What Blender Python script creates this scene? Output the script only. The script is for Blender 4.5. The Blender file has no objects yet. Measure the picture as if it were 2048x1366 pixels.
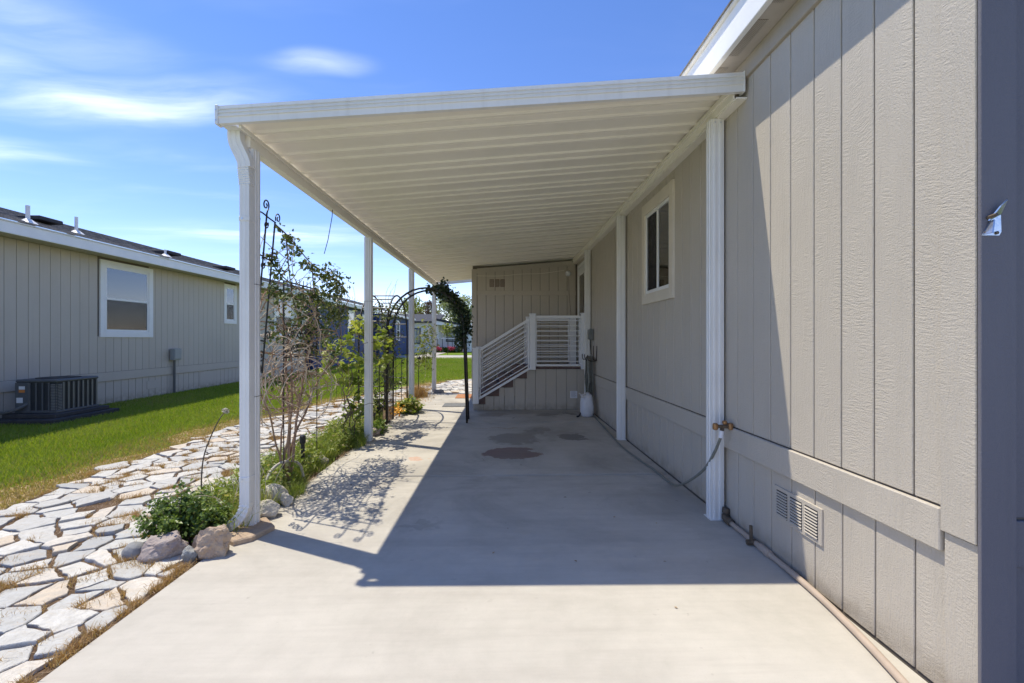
import bpy, math, random
import numpy as np
from mathutils import Vector

random.seed(7); RNG = np.random.default_rng(11)
SC = bpy.context.scene
COL = SC.collection

# ------------------------------------------------------------------ camera
cam_data = bpy.data.cameras.new('camera')
cam_data.sensor_width = 36.0
cam_data.lens = 16.0
cam_data.shift_y = -6.0 / 2048
cam_data.clip_start = 0.05
cam_data.clip_end = 2000
cam = bpy.data.objects.new('camera', cam_data)
cam.location = (0, 0, 1.394)
cam.rotation_euler = (math.radians(90), 0, math.radians(-1.51))
COL.objects.link(cam)
SC.camera = cam

# ------------------------------------------------------------------ sun, sky, exposure
LDIR = Vector((0.39, -0.19, -1.0)).normalized()          # direction the sunlight travels
SUN_EL = math.asin(-LDIR.z)
SUN_AZ = math.atan2(-LDIR.x, -LDIR.y)
sun = bpy.data.lights.new('sun', 'SUN')
sun.energy = 2.4
sun.angle = math.radians(0.53)
sun.color = (1.0, 0.925, 0.765)
so = bpy.data.objects.new('sun', sun)
so.rotation_euler = LDIR.to_track_quat('-Z', 'Y').to_euler()
so.location = (-10, 8, 20)
COL.objects.link(so)

SC.view_settings.view_transform = 'Standard'
SC.view_settings.look = 'None'
SC.view_settings.exposure = 1.12
SC.view_settings.gamma = 1.0
SC.cycles.max_bounces = 16
SC.cycles.diffuse_bounces = 8
SC.cycles.transparent_max_bounces = 16
SC.view_settings.use_curve_mapping = False

world = bpy.data.worlds.new('World')
SC.world = world
world.use_nodes = True
wt = world.node_tree
for n in list(wt.nodes):
    wt.nodes.remove(n)


class NT:
    """small helper to write node trees tersely"""
    def __init__(self, tree):
        self.t = tree

    def n(self, kind, **kw):
        nd = self.t.nodes.new(kind)
        ins = kw.pop('ins', {})
        for k, v in kw.items():
            setattr(nd, k, v)
        for k, v in ins.items():
            self.set(nd, k, v)
        return nd

    def set(self, nd, key, v):
        sock = nd.inputs[key]
        if hasattr(v, 'is_output') or isinstance(v, bpy.types.NodeSocket):
            self.t.links.new(v, sock)
        else:
            sock.default_value = v

    def math(self, op, a, b=0.0, c=None, clamp=False):
        nd = self.n('ShaderNodeMath', operation=op, use_clamp=clamp)
        self.set(nd, 0, a); self.set(nd, 1, b)
        if c is not None:
            self.set(nd, 2, c)
        return nd.outputs[0]

    def vmath(self, op, a, b=(0, 0, 0)):
        nd = self.n('ShaderNodeVectorMath', operation=op)
        self.set(nd, 0, a); self.set(nd, 1, b)
        return nd.outputs['Value'] if op in ('LENGTH', 'DOT_PRODUCT', 'DISTANCE') else nd.outputs[0]

    def noise(self, vec, scale, detail=4, rough=0.55, dist=0.0):
        nd = self.n('ShaderNodeTexNoise', ins={'Scale': scale, 'Detail': detail, 'Roughness': rough, 'Distortion': dist})
        self.set(nd, 'Vector', vec)
        return nd.outputs['Fac']

    def ramp(self, fac, stops, interp='LINEAR'):
        nd = self.n('ShaderNodeValToRGB')
        nd.color_ramp.interpolation = interp
        el = nd.color_ramp.elements
        while len(el) < len(stops):
            el.new(0.5)
        for e, (p, c) in zip(el, stops):
            e.position = p
            e.color = (c, c, c, 1) if isinstance(c, (int, float)) else (*c, 1)
        self.set(nd, 0, fac)
        return nd.outputs[0]

    def mix(self, fac, a, b, mode='MIX'):
        nd = self.n('ShaderNodeMix', data_type='RGBA', blend_type=mode)
        self.set(nd, 0, fac)
        for k, v in ((6, a), (7, b)):
            if isinstance(v, tuple) and len(v) == 3:
                v = (*v, 1)
            self.set(nd, k, v)
        return nd.outputs[2]

    def maprange(self, v, a, b, c, d, smooth=False):
        nd = self.n('ShaderNodeMapRange', ins={1: a, 2: b, 3: c, 4: d})
        if smooth:
            nd.interpolation_type = 'SMOOTHSTEP'
        self.set(nd, 0, v)
        return nd.outputs[0]


W = NT(wt)
sky = W.n('ShaderNodeTexSky', sky_type='NISHITA', sun_disc=False)
sky.sun_elevation = SUN_EL
sky.sun_rotation = SUN_AZ
sky.altitude = 1300
sky.air_density = 0.9
sky.dust_density = 0.0
sky.ozone_density = 2.4
hs = W.n('ShaderNodeHueSaturation', ins={'Hue': 0.507, 'Saturation': 1.22, 'Value': 1.0, 'Color': sky.outputs[0]})
tint = W.mix(1.0, hs.outputs[0], (1.05, 0.825, 0.79), 'MULTIPLY')
# high cirrus: streaks laid out on a flat layer above the place
gen = W.n('ShaderNodeTexCoord').outputs['Generated']
sep = W.n('ShaderNodeSeparateXYZ', ins={0: gen})
zz = W.math('MAXIMUM', sep.outputs[2], 0.04)
px = W.math('DIVIDE', sep.outputs[0], zz)
py = W.math('DIVIDE', sep.outputs[1], zz)
P = W.n('ShaderNodeCombineXYZ', ins={0: px, 1: py, 2: 0.0}).outputs[0]
warp = W.n('ShaderNodeTexNoise', ins={'Vector': P, 'Scale': 0.9, 'Detail': 3.0})
wv = W.vmath('SUBTRACT', warp.outputs['Color'], (0.5, 0.5, 0.5))
wsc = W.n('ShaderNodeVectorMath', operation='SCALE', ins={0: wv, 3: 0.55}).outputs[0]
PW = W.vmath('ADD', P, wsc)


def streak(vec, sx, sy, ang, detail=6):
    mp = W.n('ShaderNodeMapping', ins={0: vec, 2: (0, 0, ang), 3: (sx, sy, 1)})
    return W.noise(mp.outputs[0], 1.0, detail, 0.6)


st1 = streak(PW, 1.3, 4.5, 0.25)
st2 = streak(PW, 0.5, 1.4, -0.2, 4)


def blob(cx, cy, rx, ry, ang):
    mp = W.n('ShaderNodeMapping', vector_type='TEXTURE', ins={0: PW, 1: (cx, cy, 0), 2: (0, 0, ang), 3: (rx, ry, 1)})
    ln = W.vmath('LENGTH', mp.outputs[0])
    return W.maprange(ln, 0.0, 1.0, 1.0, 0.0, True)


m = blob(-1.78, 2.02, 0.95, 0.26, -0.25)
cirrus = None
for c in ((-1.62, 1.98, 0.85, 0.34, -0.1, 1.0), (-2.15, 1.75, 0.9, 0.42, -0.5, 0.55), (-0.69, 1.66, 0.28, 0.11, 0.0, 0.55),
          (-2.85, 2.5, 0.7, 0.28, 0.1, 0.7), (-1.75, 1.32, 0.8, 0.35, 0.6, 0.5), (-2.2, 4.5, 1.7, 0.7, 0.15, 0.5),
          (1.9, 2.6, 1.2, 0.4, 0.3, 0.5), (2.4, -1.8, 1.4, 0.5, -0.4, 0.5), (-2.4, -1.5, 1.2, 0.5, 0.4, 0.5)):
    b = W.math('MULTIPLY', blob(*c[:5]), c[5])
    cirrus = b if cirrus is None else W.math('MAXIMUM', cirrus, b)
tex = W.math('MULTIPLY', W.maprange(st1, 0.3, 0.7, 0.15, 1.0), W.maprange(st2, 0.3, 0.65, 0.5, 1.0))
cmask = W.math('MULTIPLY', cirrus, tex)
veil = W.math('MULTIPLY', W.maprange(st2, 0.45, 0.8, 0.0, 0.22, True), W.maprange(st1, 0.35, 0.8, 0.2, 1.0))
cmask = W.math('MULTIPLY', W.math('ADD', cmask, veil, clamp=True), W.maprange(sep.outputs[2], 0.05, 0.2, 0.0, 1.0))
skycol = W.mix(W.math('MULTIPLY', cmask, 0.60), tint, (7.3, 7.4, 7.9))
bg = W.n('ShaderNodeBackground', ins={'Color': skycol, 'Strength': 0.15})
wo = W.n('ShaderNodeOutputWorld', ins={'Surface': bg.outputs[0]})

# ------------------------------------------------------------------ materials
MATS = {}


def new_mat(name):
    m = bpy.data.materials.new(name)
    m.use_nodes = True
    t = m.node_tree
    for n in list(t.nodes):
        t.nodes.remove(n)
    N = NT(t)
    out = N.n('ShaderNodeOutputMaterial')
    MATS[name] = m
    return m, N, out


def finish(N, out, color, rough=0.6, bump=None, bstr=0.3, bdist=0.01, metal=0.0, spec=0.5):
    p = N.n('ShaderNodeBsdfPrincipled')
    N.set(p, 'Base Color', (*color, 1) if isinstance(color, tuple) and len(color) == 3 else color)
    N.set(p, 'Roughness', rough)
    N.set(p, 'Metallic', metal)
    N.set(p, 'Specular IOR Level', spec)
    if bump is not None:
        b = N.n('ShaderNodeBump', ins={'Strength': bstr, 'Distance': bdist, 'Height': bump})
        N.t.links.new(b.outputs[0], p.inputs['Normal'])
    N.t.links.new(p.outputs[0], out.inputs[0])
    return p


def pos(N):
    return N.n('ShaderNodeNewGeometry').outputs['Position']


def scaled(N, v, s, off=None):
    mp = N.n('ShaderNodeMapping', ins={0: v, 3: s})
    if off is not None:
        N.set(mp, 1, off)
    return mp.outputs[0]


def mat_siding(name, col, strength=0.9, dirt=True):
    """rough-sawn embossed exterior panel paint"""
    m, N, out = new_mat(name)
    p = pos(N)
    rnd = N.n('ShaderNodeObjectInfo').outputs['Random']
    off = N.n('ShaderNodeCombineXYZ', ins={0: 0.0, 1: N.math('MULTIPLY', rnd, 3.7), 2: N.math('MULTIPLY', rnd, 11.0)}).outputs[0]
    p2 = N.vmath('ADD', p, off)
    w1 = N.n('ShaderNodeTexNoise', ins={'Vector': scaled(N, p2, (3, 3, 1.2)), 'Scale': 1.0, 'Detail': 2.0})
    wv = N.vmath('SUBTRACT', w1.outputs['Color'], (0.5, 0.5, 0.5))
    wv = N.n('ShaderNodeVectorMath', operation='SCALE', ins={0: wv, 3: 0.16}).outputs[0]
    pw = N.vmath('ADD', p2, wv)
    grain = N.noise(scaled(N, pw, (95, 95, 3.4)), 1.0, 4, 0.68)                  # vertical wood grain
    saw = N.noise(scaled(N, pw, (24, 24, 115)), 1.0, 4, 0.62)                   # saw marks across
    patch = N.maprange(N.noise(scaled(N, p2, (9, 9, 2.2)), 1.0, 3), 0.38, 0.56, 0.0, 1.0, True)
    fine = N.noise(p, 160, 2)
    h = N.mix(patch, saw, grain)
    h = N.math('ADD', N.math('MULTIPLY', h, 1.0), N.math('MULTIPLY', fine, 0.55))
    c = tuple(col)
    lo = tuple(x * 0.93 for x in c); hi = tuple(min(1, x * 1.05) for x in c)
    big = N.noise(p, 0.9, 4)
    cc = N.mix(N.maprange(big, 0.3, 0.7, 0, 1), lo, hi)
    cc = N.mix(N.math('MULTIPLY', N.maprange(rnd, 0, 1, 0, 1), 0.5), cc, tuple(x * 1.03 for x in c))
    cc = N.mix(N.maprange(h, 0.45, 0.95, 0.0, 0.16), cc, tuple(x * 0.72 for x in c))
    stk = N.noise(scaled(N, p2, (16, 16, 0.7)), 1.0, 4, 0.6)
    cc = N.mix(N.maprange(stk, 0.52, 0.8, 0.0, 0.30), cc, tuple(x * 0.80 for x in c))
    if dirt:
        z = N.n('ShaderNodeSeparateXYZ', ins={0: p}).outputs[2]
        d = N.math('MULTIPLY', N.maprange(z, 0.0, 0.20, 1.0, 0.0, True), N.maprange(N.noise(p, 9, 5), 0.32, 0.65, 0, 0.75))
        cc = N.mix(d, cc, (0.30, 0.25, 0.19))
    finish(N, out, cc, 0.58, h, strength, 0.0048, spec=0.35)
    return m


def mat_plain(name, col, rough=0.5, var=0.06, scale=6.0, bump=0.0, bscale=80, metal=0.0, spec=0.5, dirt=0.0):
    m, N, out = new_mat(name)
    p = pos(N)
    nz = N.noise(p, scale, 4)
    c = N.mix(N.maprange(nz, 0.3, 0.7, 0, 1), tuple(max(0, x * (1 - var)) for x in col), tuple(min(1, x * (1 + var)) for x in col))
    if dirt > 0:
        st = N.noise(scaled(N, p, (14, 14, 1.3)), 1.0, 4)
        c = N.mix(N.maprange(st, 0.5, 0.8, 0, dirt), c, (0.33, 0.29, 0.23))
    finish(N, out, c, rough, N.noise(p, bscale, 3) if bump else None, bump, 0.004, metal, spec)
    return m


def mat_leaf(name, stops, trans=0.35, rough=0.5, per_object=False):
    m, N, out = new_mat(name)
    a = N.n('ShaderNodeAttribute', attribute_name='var').outputs['Fac']
    oi = N.n('ShaderNodeObjectInfo').outputs['Random']
    v = oi if per_object else a
    c = N.ramp(v, stops)
    p = N.n('ShaderNodeBsdfPrincipled', ins={'Base Color': c, 'Roughness': rough, 'Specular IOR Level': 0.4})
    tr = N.n('ShaderNodeBsdfTranslucent', ins={'Color': N.mix(1.0, c, (1.2, 1.25, 0.6), 'MULTIPLY')})
    mx = N.n('ShaderNodeMixShader', ins={0: trans, 1: p.outputs[0], 2: tr.outputs[0]})
    N.t.links.new(mx.outputs[0], out.inputs[0])
    return m


TAUPE = (0.525, 0.475, 0.405)
mat_siding('siding_taupe', TAUPE, 1.0)
mat_siding('siding_neighbour', (0.53, 0.475, 0.405), 0.4)
mat_siding('end_wall_shade', (0.155, 0.150, 0.172), 0.5, False)  # shade on the end wall put into a darker, bluer siding colour
mat_siding('siding_blue', (0.026, 0.058, 0.175), 0.4, False)
mat_siding('siding_white', (0.84, 0.84, 0.84), 0.3, False)
mat_siding('frieze_paint', (0.41, 0.36, 0.30), 0.4, False)
mat_plain('groove_shadow', (0.17, 0.145, 0.12), 0.9)
mat_plain('soffit_paint', (0.44, 0.40, 0.35), 0.7)
mat_plain('fascia_white', (0.80, 0.80, 0.79), 0.55, 0.03, 5, 0.25, 120)
mat_plain('aluminium_white', (0.76, 0.755, 0.735), 0.42, 0.04, 3, dirt=0.2)
mat_plain('aluminium_cream', (0.86, 0.82, 0.72), 0.48, 0.035, 1.5, dirt=0.05)
mat_plain('vinyl_white', (0.78, 0.785, 0.79), 0.4, 0.03, 3, dirt=0.05)
mat_plain('trim_cream', (0.66, 0.60, 0.50), 0.6, 0.05, 4, 0.2, 90)
mat_plain('frame_white', (0.78, 0.78, 0.77), 0.4, 0.02)
mat_plain('iron_black', (0.018, 0.017, 0.017), 0.45, 0.3, 20, 0.2, 90)
mat_plain('iron_rust', (0.045, 0.032, 0.026), 0.6, 0.5, 12, 0.2, 90)
mat_plain('plastic_black', (0.015, 0.015, 0.016), 0.5)
mat_plain('rubber_dark', (0.03, 0.03, 0.03), 0.7)
mat_plain('brass', (0.36, 0.20, 0.09), 0.5, 0.25, 40, metal=0.6)
mat_plain('old_brass', (0.13, 0.10, 0.07), 0.6, 0.3, 40, metal=0.4)
mat_plain('pipe_paint', (0.42, 0.335, 0.265), 0.6, 0.08, 10, 0.1, 60)
mat_plain('hose_green', (0.19, 0.195, 0.17), 0.5, 0.15, 20)
mat_plain('sack_white', (0.68, 0.68, 0.70), 0.6, 0.05, 12, 0.8, 25)
mat_plain('box_grey', (0.16, 0.17, 0.165), 0.5)
mat_plain('meter_grey', (0.30, 0.32, 0.32), 0.45)
mat_plain('conduit_grey', (0.12, 0.12, 0.12), 0.5)
mat_plain('ac_metal', (0.105, 0.11, 0.115), 0.5, 0.08, 8, spec=0.4)
mat_plain('ac_dark', (0.03, 0.033, 0.037), 0.6)
mat_plain('ac_louver', (0.19, 0.185, 0.17), 0.5)
mat_plain('pad_dark', (0.05, 0.047, 0.047), 0.85, 0.2, 12, 0.3, 60)
mat_plain('sticker_white', (0.72, 0.73, 0.76), 0.5)
mat_plain('sticker_orange', (0.62, 0.22, 0.05), 0.5)
mat_plain('print_grey', (0.25, 0.25, 0.27), 0.6)
mat_plain('step_brown', (0.15, 0.095, 0.082), 0.65, 0.2, 15, 0.3, 60)
mat_plain('blind_white', (0.80, 0.81, 0.82), 0.6, 0.02)
mat_plain('room_dark', (0.035, 0.035, 0.037), 0.9)
mat_plain('bark', (0.14, 0.105, 0.075), 0.85, 0.3, 30, 0.5, 90)
mat_plain('bark_pale', (0.56, 0.455, 0.345), 0.85, 0.35, 18, 0.5, 120)
mat_plain('bark_red', (0.34, 0.22, 0.145), 0.85, 0.35, 18, 0.5, 120)
mat_plain('roof_dark', (0.035, 0.036, 0.042), 0.8, 0.2)
mat_plain('zinc', (0.62, 0.66, 0.72), 0.28, 0.05, 30, 0.2, 60, metal=0.95)
mat_plain('mat_grey', (0.17, 0.175, 0.18), 0.95, 0.25, 30, 0.6, 200)
mat_plain('mat_orange', (0.42, 0.19, 0.085), 0.95, 0.2, 30, 0.6, 200)
mat_plain('window_trim_dark', (0.05, 0.055, 0.06), 0.5)
mat_plain('red_trim', (0.26, 0.05, 0.04), 0.6)
mat_plain('flower_pink', (0.65, 0.08, 0.16), 0.6)
mat_plain('flower_yellow', (0.80, 0.42, 0.04), 0.6)
mat_plain('straw_seed', (0.55, 0.52, 0.45), 0.8)

# glass: clear pane with the sky mirrored in it
m, N, out = new_mat('glass')
g1 = N.n('ShaderNodeBsdfGlossy', ins={'Color': (0.95, 0.97, 1, 1), 'Roughness': 0.02})
t1 = N.n('ShaderNodeBsdfTransparent', ins={'Color': (0.93, 0.95, 0.95, 1)})
fr = N.n('ShaderNodeFresnel', ins={'IOR': 1.6})
mx = N.n('ShaderNodeMixShader', ins={0: N.math('ADD', N.math('MULTIPLY', fr.outputs[0], 1.1), 0.10, clamp=True), 1: t1.outputs[0], 2: g1.outputs[0]})
N.t.links.new(mx.outputs[0], out.inputs[0])
# insect screen over the lower sash
m, N, out = new_mat('insect_screen')
d1 = N.n('ShaderNodeBsdfDiffuse', ins={'Color': (0.05, 0.05, 0.055, 1)})
t1 = N.n('ShaderNodeBsdfTransparent')
mx = N.n('ShaderNodeMixShader', ins={0: 0.32, 1: t1.outputs[0], 2: d1.outputs[0]})
N.t.links.new(mx.outputs[0], out.inputs[0])

# concrete with spills
m, N, out = new_mat('concrete')
p = pos(N)
n1 = N.noise(p, 1.6, 6, 0.66, 0.3); n2 = N.noise(p, 9, 5, 0.65); n3 = N.noise(p, 140, 3, 0.7)
sw = N.noise(scaled(N, p, (2.0, 28, 1)), 1.0, 4, 0.6)          # broom finish
c = N.mix(N.maprange(n1, 0.3, 0.7, 0, 1), (0.445, 0.418, 0.365), (0.535, 0.503, 0.442))
c = N.mix(N.maprange(n2, 0.35, 0.75, 0, 0.40), c, (0.585, 0.54, 0.48))
c = N.mix(N.maprange(sw, 0.45, 0.8, 0, 0.28), c, (0.40, 0.367, 0.325))
c = N.mix(N.maprange(n3, 0.55, 0.9, 0, 0.35), c, (0.28, 0.26, 0.235))
spk = N.noise(p, 11, 2, 0.5)
sxy = N.n('ShaderNodeSeparateXYZ', ins={0: p})
warpn = N.n('ShaderNodeTexNoise', ins={'Vector': p, 'Scale': 4.5, 'Detail': 5.0, 'Roughness': 0.62})
wsub = N.n('ShaderNodeVectorMath', operation='SCALE', ins={0: N.vmath('SUBTRACT', warpn.outputs['Color'], (0.5, 0.5, 0.5)), 3: 0.55}).outputs[0]
pw = N.vmath('ADD', p, wsub)
for (cx, cy, hx, hy, amt, col, soft) in (
        (0.20, 6.35, 0.36, 0.40, 0.55, (0.155, 0.14, 0.115), 0.25), (0.48, 6.75, 0.20, 0.22, 0.5, (0.16, 0.145, 0.12), 0.3), (0.12, 5.52, 0.36, 0.30, 0.82, (0.20, 0.105, 0.088), 0.12),
        (1.02, 6.42, 0.23, 0.24, 0.72, (0.11, 0.105, 0.10), 0.2), (0.66, 6.95, 0.17, 0.17, 0.5, (0.16, 0.15, 0.125), 0.3),
        (-0.14, 8.35, 0.33, 0.26, 0.5, (0.16, 0.14, 0.115), 0.4), (0.87, 8.3, 0.28, 0.22, 0.5, (0.16, 0.14, 0.115), 0.4), (1.28, 8.4, 0.10, 0.10, 0.6, (0.13, 0.11, 0.09), 0.3), (0.25, 8.0, 0.06, 0.07, 0.6, (0.14, 0.12, 0.1), 0.3),
        (-0.58, 3.43, 0.22, 0.09, 0.30, (0.18, 0.17, 0.15), 0.5), (0.0, 7.1, 0.6, 0.05, 0.4, (0.34, 0.20, 0.10), 0.5), (-0.98, 5.3, 0.10, 0.09, 0.6, (0.55, 0.30, 0.20), 0.4),
        (0.6, 8.55, 1.9, 0.28, 0.35, (0.24, 0.215, 0.18), 0.7), (1.2, 5.2, 0.5, 0.8, 0.28, (0.25, 0.225, 0.19), 0.8), (0.5, 6.6, 1.1, 1.6, 0.22, (0.27, 0.24, 0.19), 0.8)):
    mp = N.n('ShaderNodeMapping', vector_type='TEXTURE', ins={0: pw, 1: (cx, cy, 0), 3: (hx, hy, 10)})
    f = N.maprange(N.vmath('LENGTH', mp.outputs[0]), 1.0 - soft, 1.0, amt, 0.0, True)
    c = N.mix(f, c, col)
# drips round the spills
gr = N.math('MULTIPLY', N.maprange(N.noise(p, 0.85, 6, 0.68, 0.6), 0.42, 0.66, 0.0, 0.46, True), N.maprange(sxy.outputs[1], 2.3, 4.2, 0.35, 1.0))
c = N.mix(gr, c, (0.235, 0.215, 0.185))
stn = N.noise(scaled(N, p, (0.5, 5.0, 1)), 1.0, 5, 0.6)
c = N.mix(N.maprange(stn, 0.5, 0.7, 0.0, 0.30), c, (0.33, 0.30, 0.26))
crk = N.n('ShaderNodeTexVoronoi', feature='DISTANCE_TO_EDGE', ins={'Vector': N.vmath('ADD', p, N.n('ShaderNodeVectorMath', operation='SCALE', ins={0: wsub, 3: 0.5}).outputs[0]), 'Scale': 0.33})
cm = N.math('MULTIPLY', N.maprange(crk.outputs['Distance'], 0.0, 0.0016, 0.5, 0.0), N.math('MULTIPLY', N.maprange(N.noise(p, 0.7, 2), 0.5, 0.56, 0, 1), N.maprange(sxy.outputs[1], 4.66, 4.9, 0.0, 1.0)))
c = N.mix(cm, c, (0.15, 0.13, 0.11))
dr = N.math('MULTIPLY', N.maprange(N.noise(p, 13, 2, 0.5), 0.70, 0.74, 0.0, 0.45), N.maprange(N.noise(p, 1.4, 2), 0.45, 0.65, 0, 1))
c = N.mix(dr, c, (0.20, 0.17, 0.145))
h = N.math('ADD', N.math('MULTIPLY', sw, 0.6), N.math('MULTIPLY', n3, 0.5))
finish(N, out, c, 0.85, h, 0.35, 0.003, spec=0.25)

mat_plain('asphalt', (0.075, 0.075, 0.08), 0.9, 0.2, 30, 0.4, 150)
# flagstone: pale, split, speckled
m, N, out = new_mat('flagstone')
p = pos(N)
rnd = N.n('ShaderNodeObjectInfo').outputs['Random']
at = N.n('ShaderNodeAttribute', attribute_name='var').outputs['Fac']
rv = N.math('FRACT', N.math('ADD', rnd, at))
base = N.ramp(rv, [(0.0, (0.46, 0.455, 0.44)), (0.22, (0.30, 0.31, 0.32)), (0.42, (0.50, 0.49, 0.465)), (0.58, (0.36, 0.37, 0.375)), (0.76, (0.48, 0.475, 0.46)), (0.87, (0.46, 0.39, 0.31)), (1.0, (0.51, 0.50, 0.48))])
n1 = N.noise(p, 18, 5, 0.65); n2 = N.noise(p, 90, 3, 0.7)
c = N.mix(N.maprange(n1, 0.4, 0.7, 0, 0.65), base, (0.30, 0.29, 0.27))
c = N.mix(N.maprange(n2, 0.58, 0.8, 0, 0.5), c, (0.26, 0.25, 0.24))
c = N.mix(1.0, c, (1.40, 1.37, 1.31), 'MULTIPLY')
ve = N.noise(scaled(N, p, (4, 16, 4)), 1.0, 5, 0.6, 0.4)
c = N.mix(N.maprange(ve, 0.55, 0.7, 0, 0.35), c, (0.62, 0.50, 0.36))
h = N.math('ADD', N.math('MULTIPLY', N.noise(p, 26, 5, 0.65), 1.0), N.math('MULTIPLY', n2, 0.4))
finish(N, out, c, 0.8, h, 0.95, 0.016, spec=0.3)


def mat_rock(name, a, b, cdark, sc=9):
    m, N, out = new_mat(name)
    p = pos(N)
    n1 = N.noise(p, sc, 6, 0.65, 0.5); n2 = N.noise(p, sc * 7, 4, 0.7)
    c = N.mix(N.maprange(n1, 0.35, 0.65, 0, 1), a, b)
    c = N.mix(N.maprange(n2, 0.52, 0.75, 0, 0.6), c, cdark)
    h = N.math('ADD', n1, N.math('MULTIPLY', n2, 0.5))
    finish(N, out, c, 0.8, h, 0.8, 0.02, spec=0.3)


mat_rock('rock_beige', (0.50, 0.39, 0.28), (0.42, 0.31, 0.23), (0.28, 0.20, 0.15))
mat_rock('rock_purple', (0.32, 0.255, 0.235), (0.42, 0.36, 0.32), (0.20, 0.16, 0.16))
mat_rock('rock_grey', (0.25, 0.25, 0.25), (0.31, 0.305, 0.30), (0.19, 0.19, 0.19), 5)
mat_rock('rock_speckled', (0.42, 0.42, 0.40), (0.30, 0.31, 0.30), (0.14, 0.15, 0.15), 16)
mat_rock('rock_white', (0.58, 0.55, 0.49), (0.50, 0.46, 0.40), (0.36, 0.32, 0.28))

# soil with needle litter
m, N, out = new_mat('soil')
p = pos(N)
n1 = N.noise(p, 5, 5, 0.6); n2 = N.noise(p, 60, 4, 0.7, 1.5)
c = N.mix(N.maprange(n1, 0.35, 0.65, 0, 1), (0.115, 0.075, 0.05), (0.20, 0.135, 0.085))
c = N.mix(N.maprange(n2, 0.5, 0.75, 0, 0.8), c, (0.30, 0.20, 0.12))
finish(N, out, c, 0.95, n2, 0.9, 0.02, spec=0.1)

mat_plain('dry_ground', (0.36, 0.27, 0.15), 0.95, 0.25, 14, 0.6, 60, spec=0.1)
# lawn base below the blades
m, N, out = new_mat('lawn_base')
p = pos(N)
n1 = N.noise(p, 0.7, 4, 0.6); n2 = N.noise(p, 26, 4, 0.7)
c = N.mix(N.maprange(n1, 0.3, 0.7, 0, 1), (0.13, 0.20, 0.018), (0.18, 0.25, 0.026))
c = N.mix(N.maprange(n2, 0.4, 0.8, 0, 0.8), c, (0.15, 0.20, 0.04))
finish(N, out, c, 0.95, n2, 0.8, 0.03, spec=0.1)

mat_leaf('grass_blade', [(0.0, (0.14, 0.20, 0.015)), (0.4, (0.255, 0.34, 0.03)), (0.62, (0.36, 0.41, 0.06)), (0.70, (0.24, 0.27, 0.07)), (0.80, (0.40, 0.30, 0.13)), (1.0, (0.47, 0.35, 0.17))], 0.4)
mat_leaf('dry_grass', [(0.0, (0.38, 0.22, 0.09)), (0.5, (0.48, 0.29, 0.12)), (1.0, (0.42, 0.32, 0.19))], 0.3)
mat_leaf('litter', [(0.0, (0.20, 0.125, 0.075)), (0.6, (0.33, 0.22, 0.13)), (1.0, (0.42, 0.31, 0.20))], 0.1)
mat_leaf('weed_leaf', [(0.0, (0.14, 0.20, 0.035)), (0.4, (0.24, 0.31, 0.055)), (0.65, (0.34, 0.38, 0.09)), (0.8, (0.43, 0.39, 0.17)), (1.0, (0.50, 0.42, 0.25))], 0.35)
mat_leaf('shrub_leaf', [(0.0, (0.06, 0.105, 0.024)), (0.5, (0.13, 0.20, 0.042)), (1.0, (0.24, 0.31, 0.075))], 0.3, 0.38)
mat_leaf('vine_leaf', [(0.0, (0.045, 0.068, 0.025)), (0.5, (0.10, 0.135, 0.045)), (0.9, (0.18, 0.21, 0.075)), (1.0, (0.24, 0.20, 0.09))], 0.3, 0.42)
mat_leaf('grape_leaf', [(0.0, (0.10, 0.14, 0.028)), (0.3, (0.19, 0.25, 0.045)), (0.7, (0.33, 0.38, 0.08)), (1.0, (0.42, 0.42, 0.11))], 0.45, 0.5, True)
mat_leaf('ivy_leaf', [(0.0, (0.022, 0.042, 0.024)), (0.6, (0.045, 0.072, 0.04)), (1.0, (0.10, 0.13, 0.075))], 0.3, 0.32)
mat_leaf('tree_pale', [(0.0, (0.16, 0.19, 0.09)), (0.6, (0.26, 0.29, 0.16)), (1.0, (0.34, 0.36, 0.22))], 0.4)
mat_leaf('tree_yellow', [(0.0, (0.14, 0.18, 0.03)), (0.6, (0.22, 0.25, 0.05)), (1.0, (0.30, 0.31, 0.09))], 0.4)
mat_leaf('tree_green', [(0.0, (0.05, 0.10, 0.02)), (1.0, (0.12, 0.19, 0.04))], 0.4)
mat_leaf('tree_plum', [(0.0, (0.06, 0.035, 0.04)), (1.0, (0.12, 0.07, 0.06))], 0.3)

# asphalt shingles
m, N, out = new_mat('shingles')
p = pos(N)
br = N.n('ShaderNodeTexBrick', ins={'Vector': scaled(N, p, (1, 1, 1)), 'Scale': 7.0, 'Mortar Size': 0.02, 'Color1': (0.12, 0.115, 0.11, 1), 'Color2': (0.22, 0.205, 0.19, 1), 'Mortar': (0.05, 0.05, 0.05, 1)})
n2 = N.noise(p, 40, 4, 0.7)
n3 = N.noise(scaled(N, p, (4, 7, 4)), 1.0, 2)
c = N.mix(N.maprange(n3, 0.35, 0.65, 0, 1), (0.15, 0.14, 0.13), (0.33, 0.30, 0.27))
c = N.mix(N.maprange(n2, 0.4, 0.7, 0, 0.6), c, (0.06, 0.058, 0.056))
finish(N, out, c, 0.95, n2, 0.8, 0.01, spec=0.2)


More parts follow.
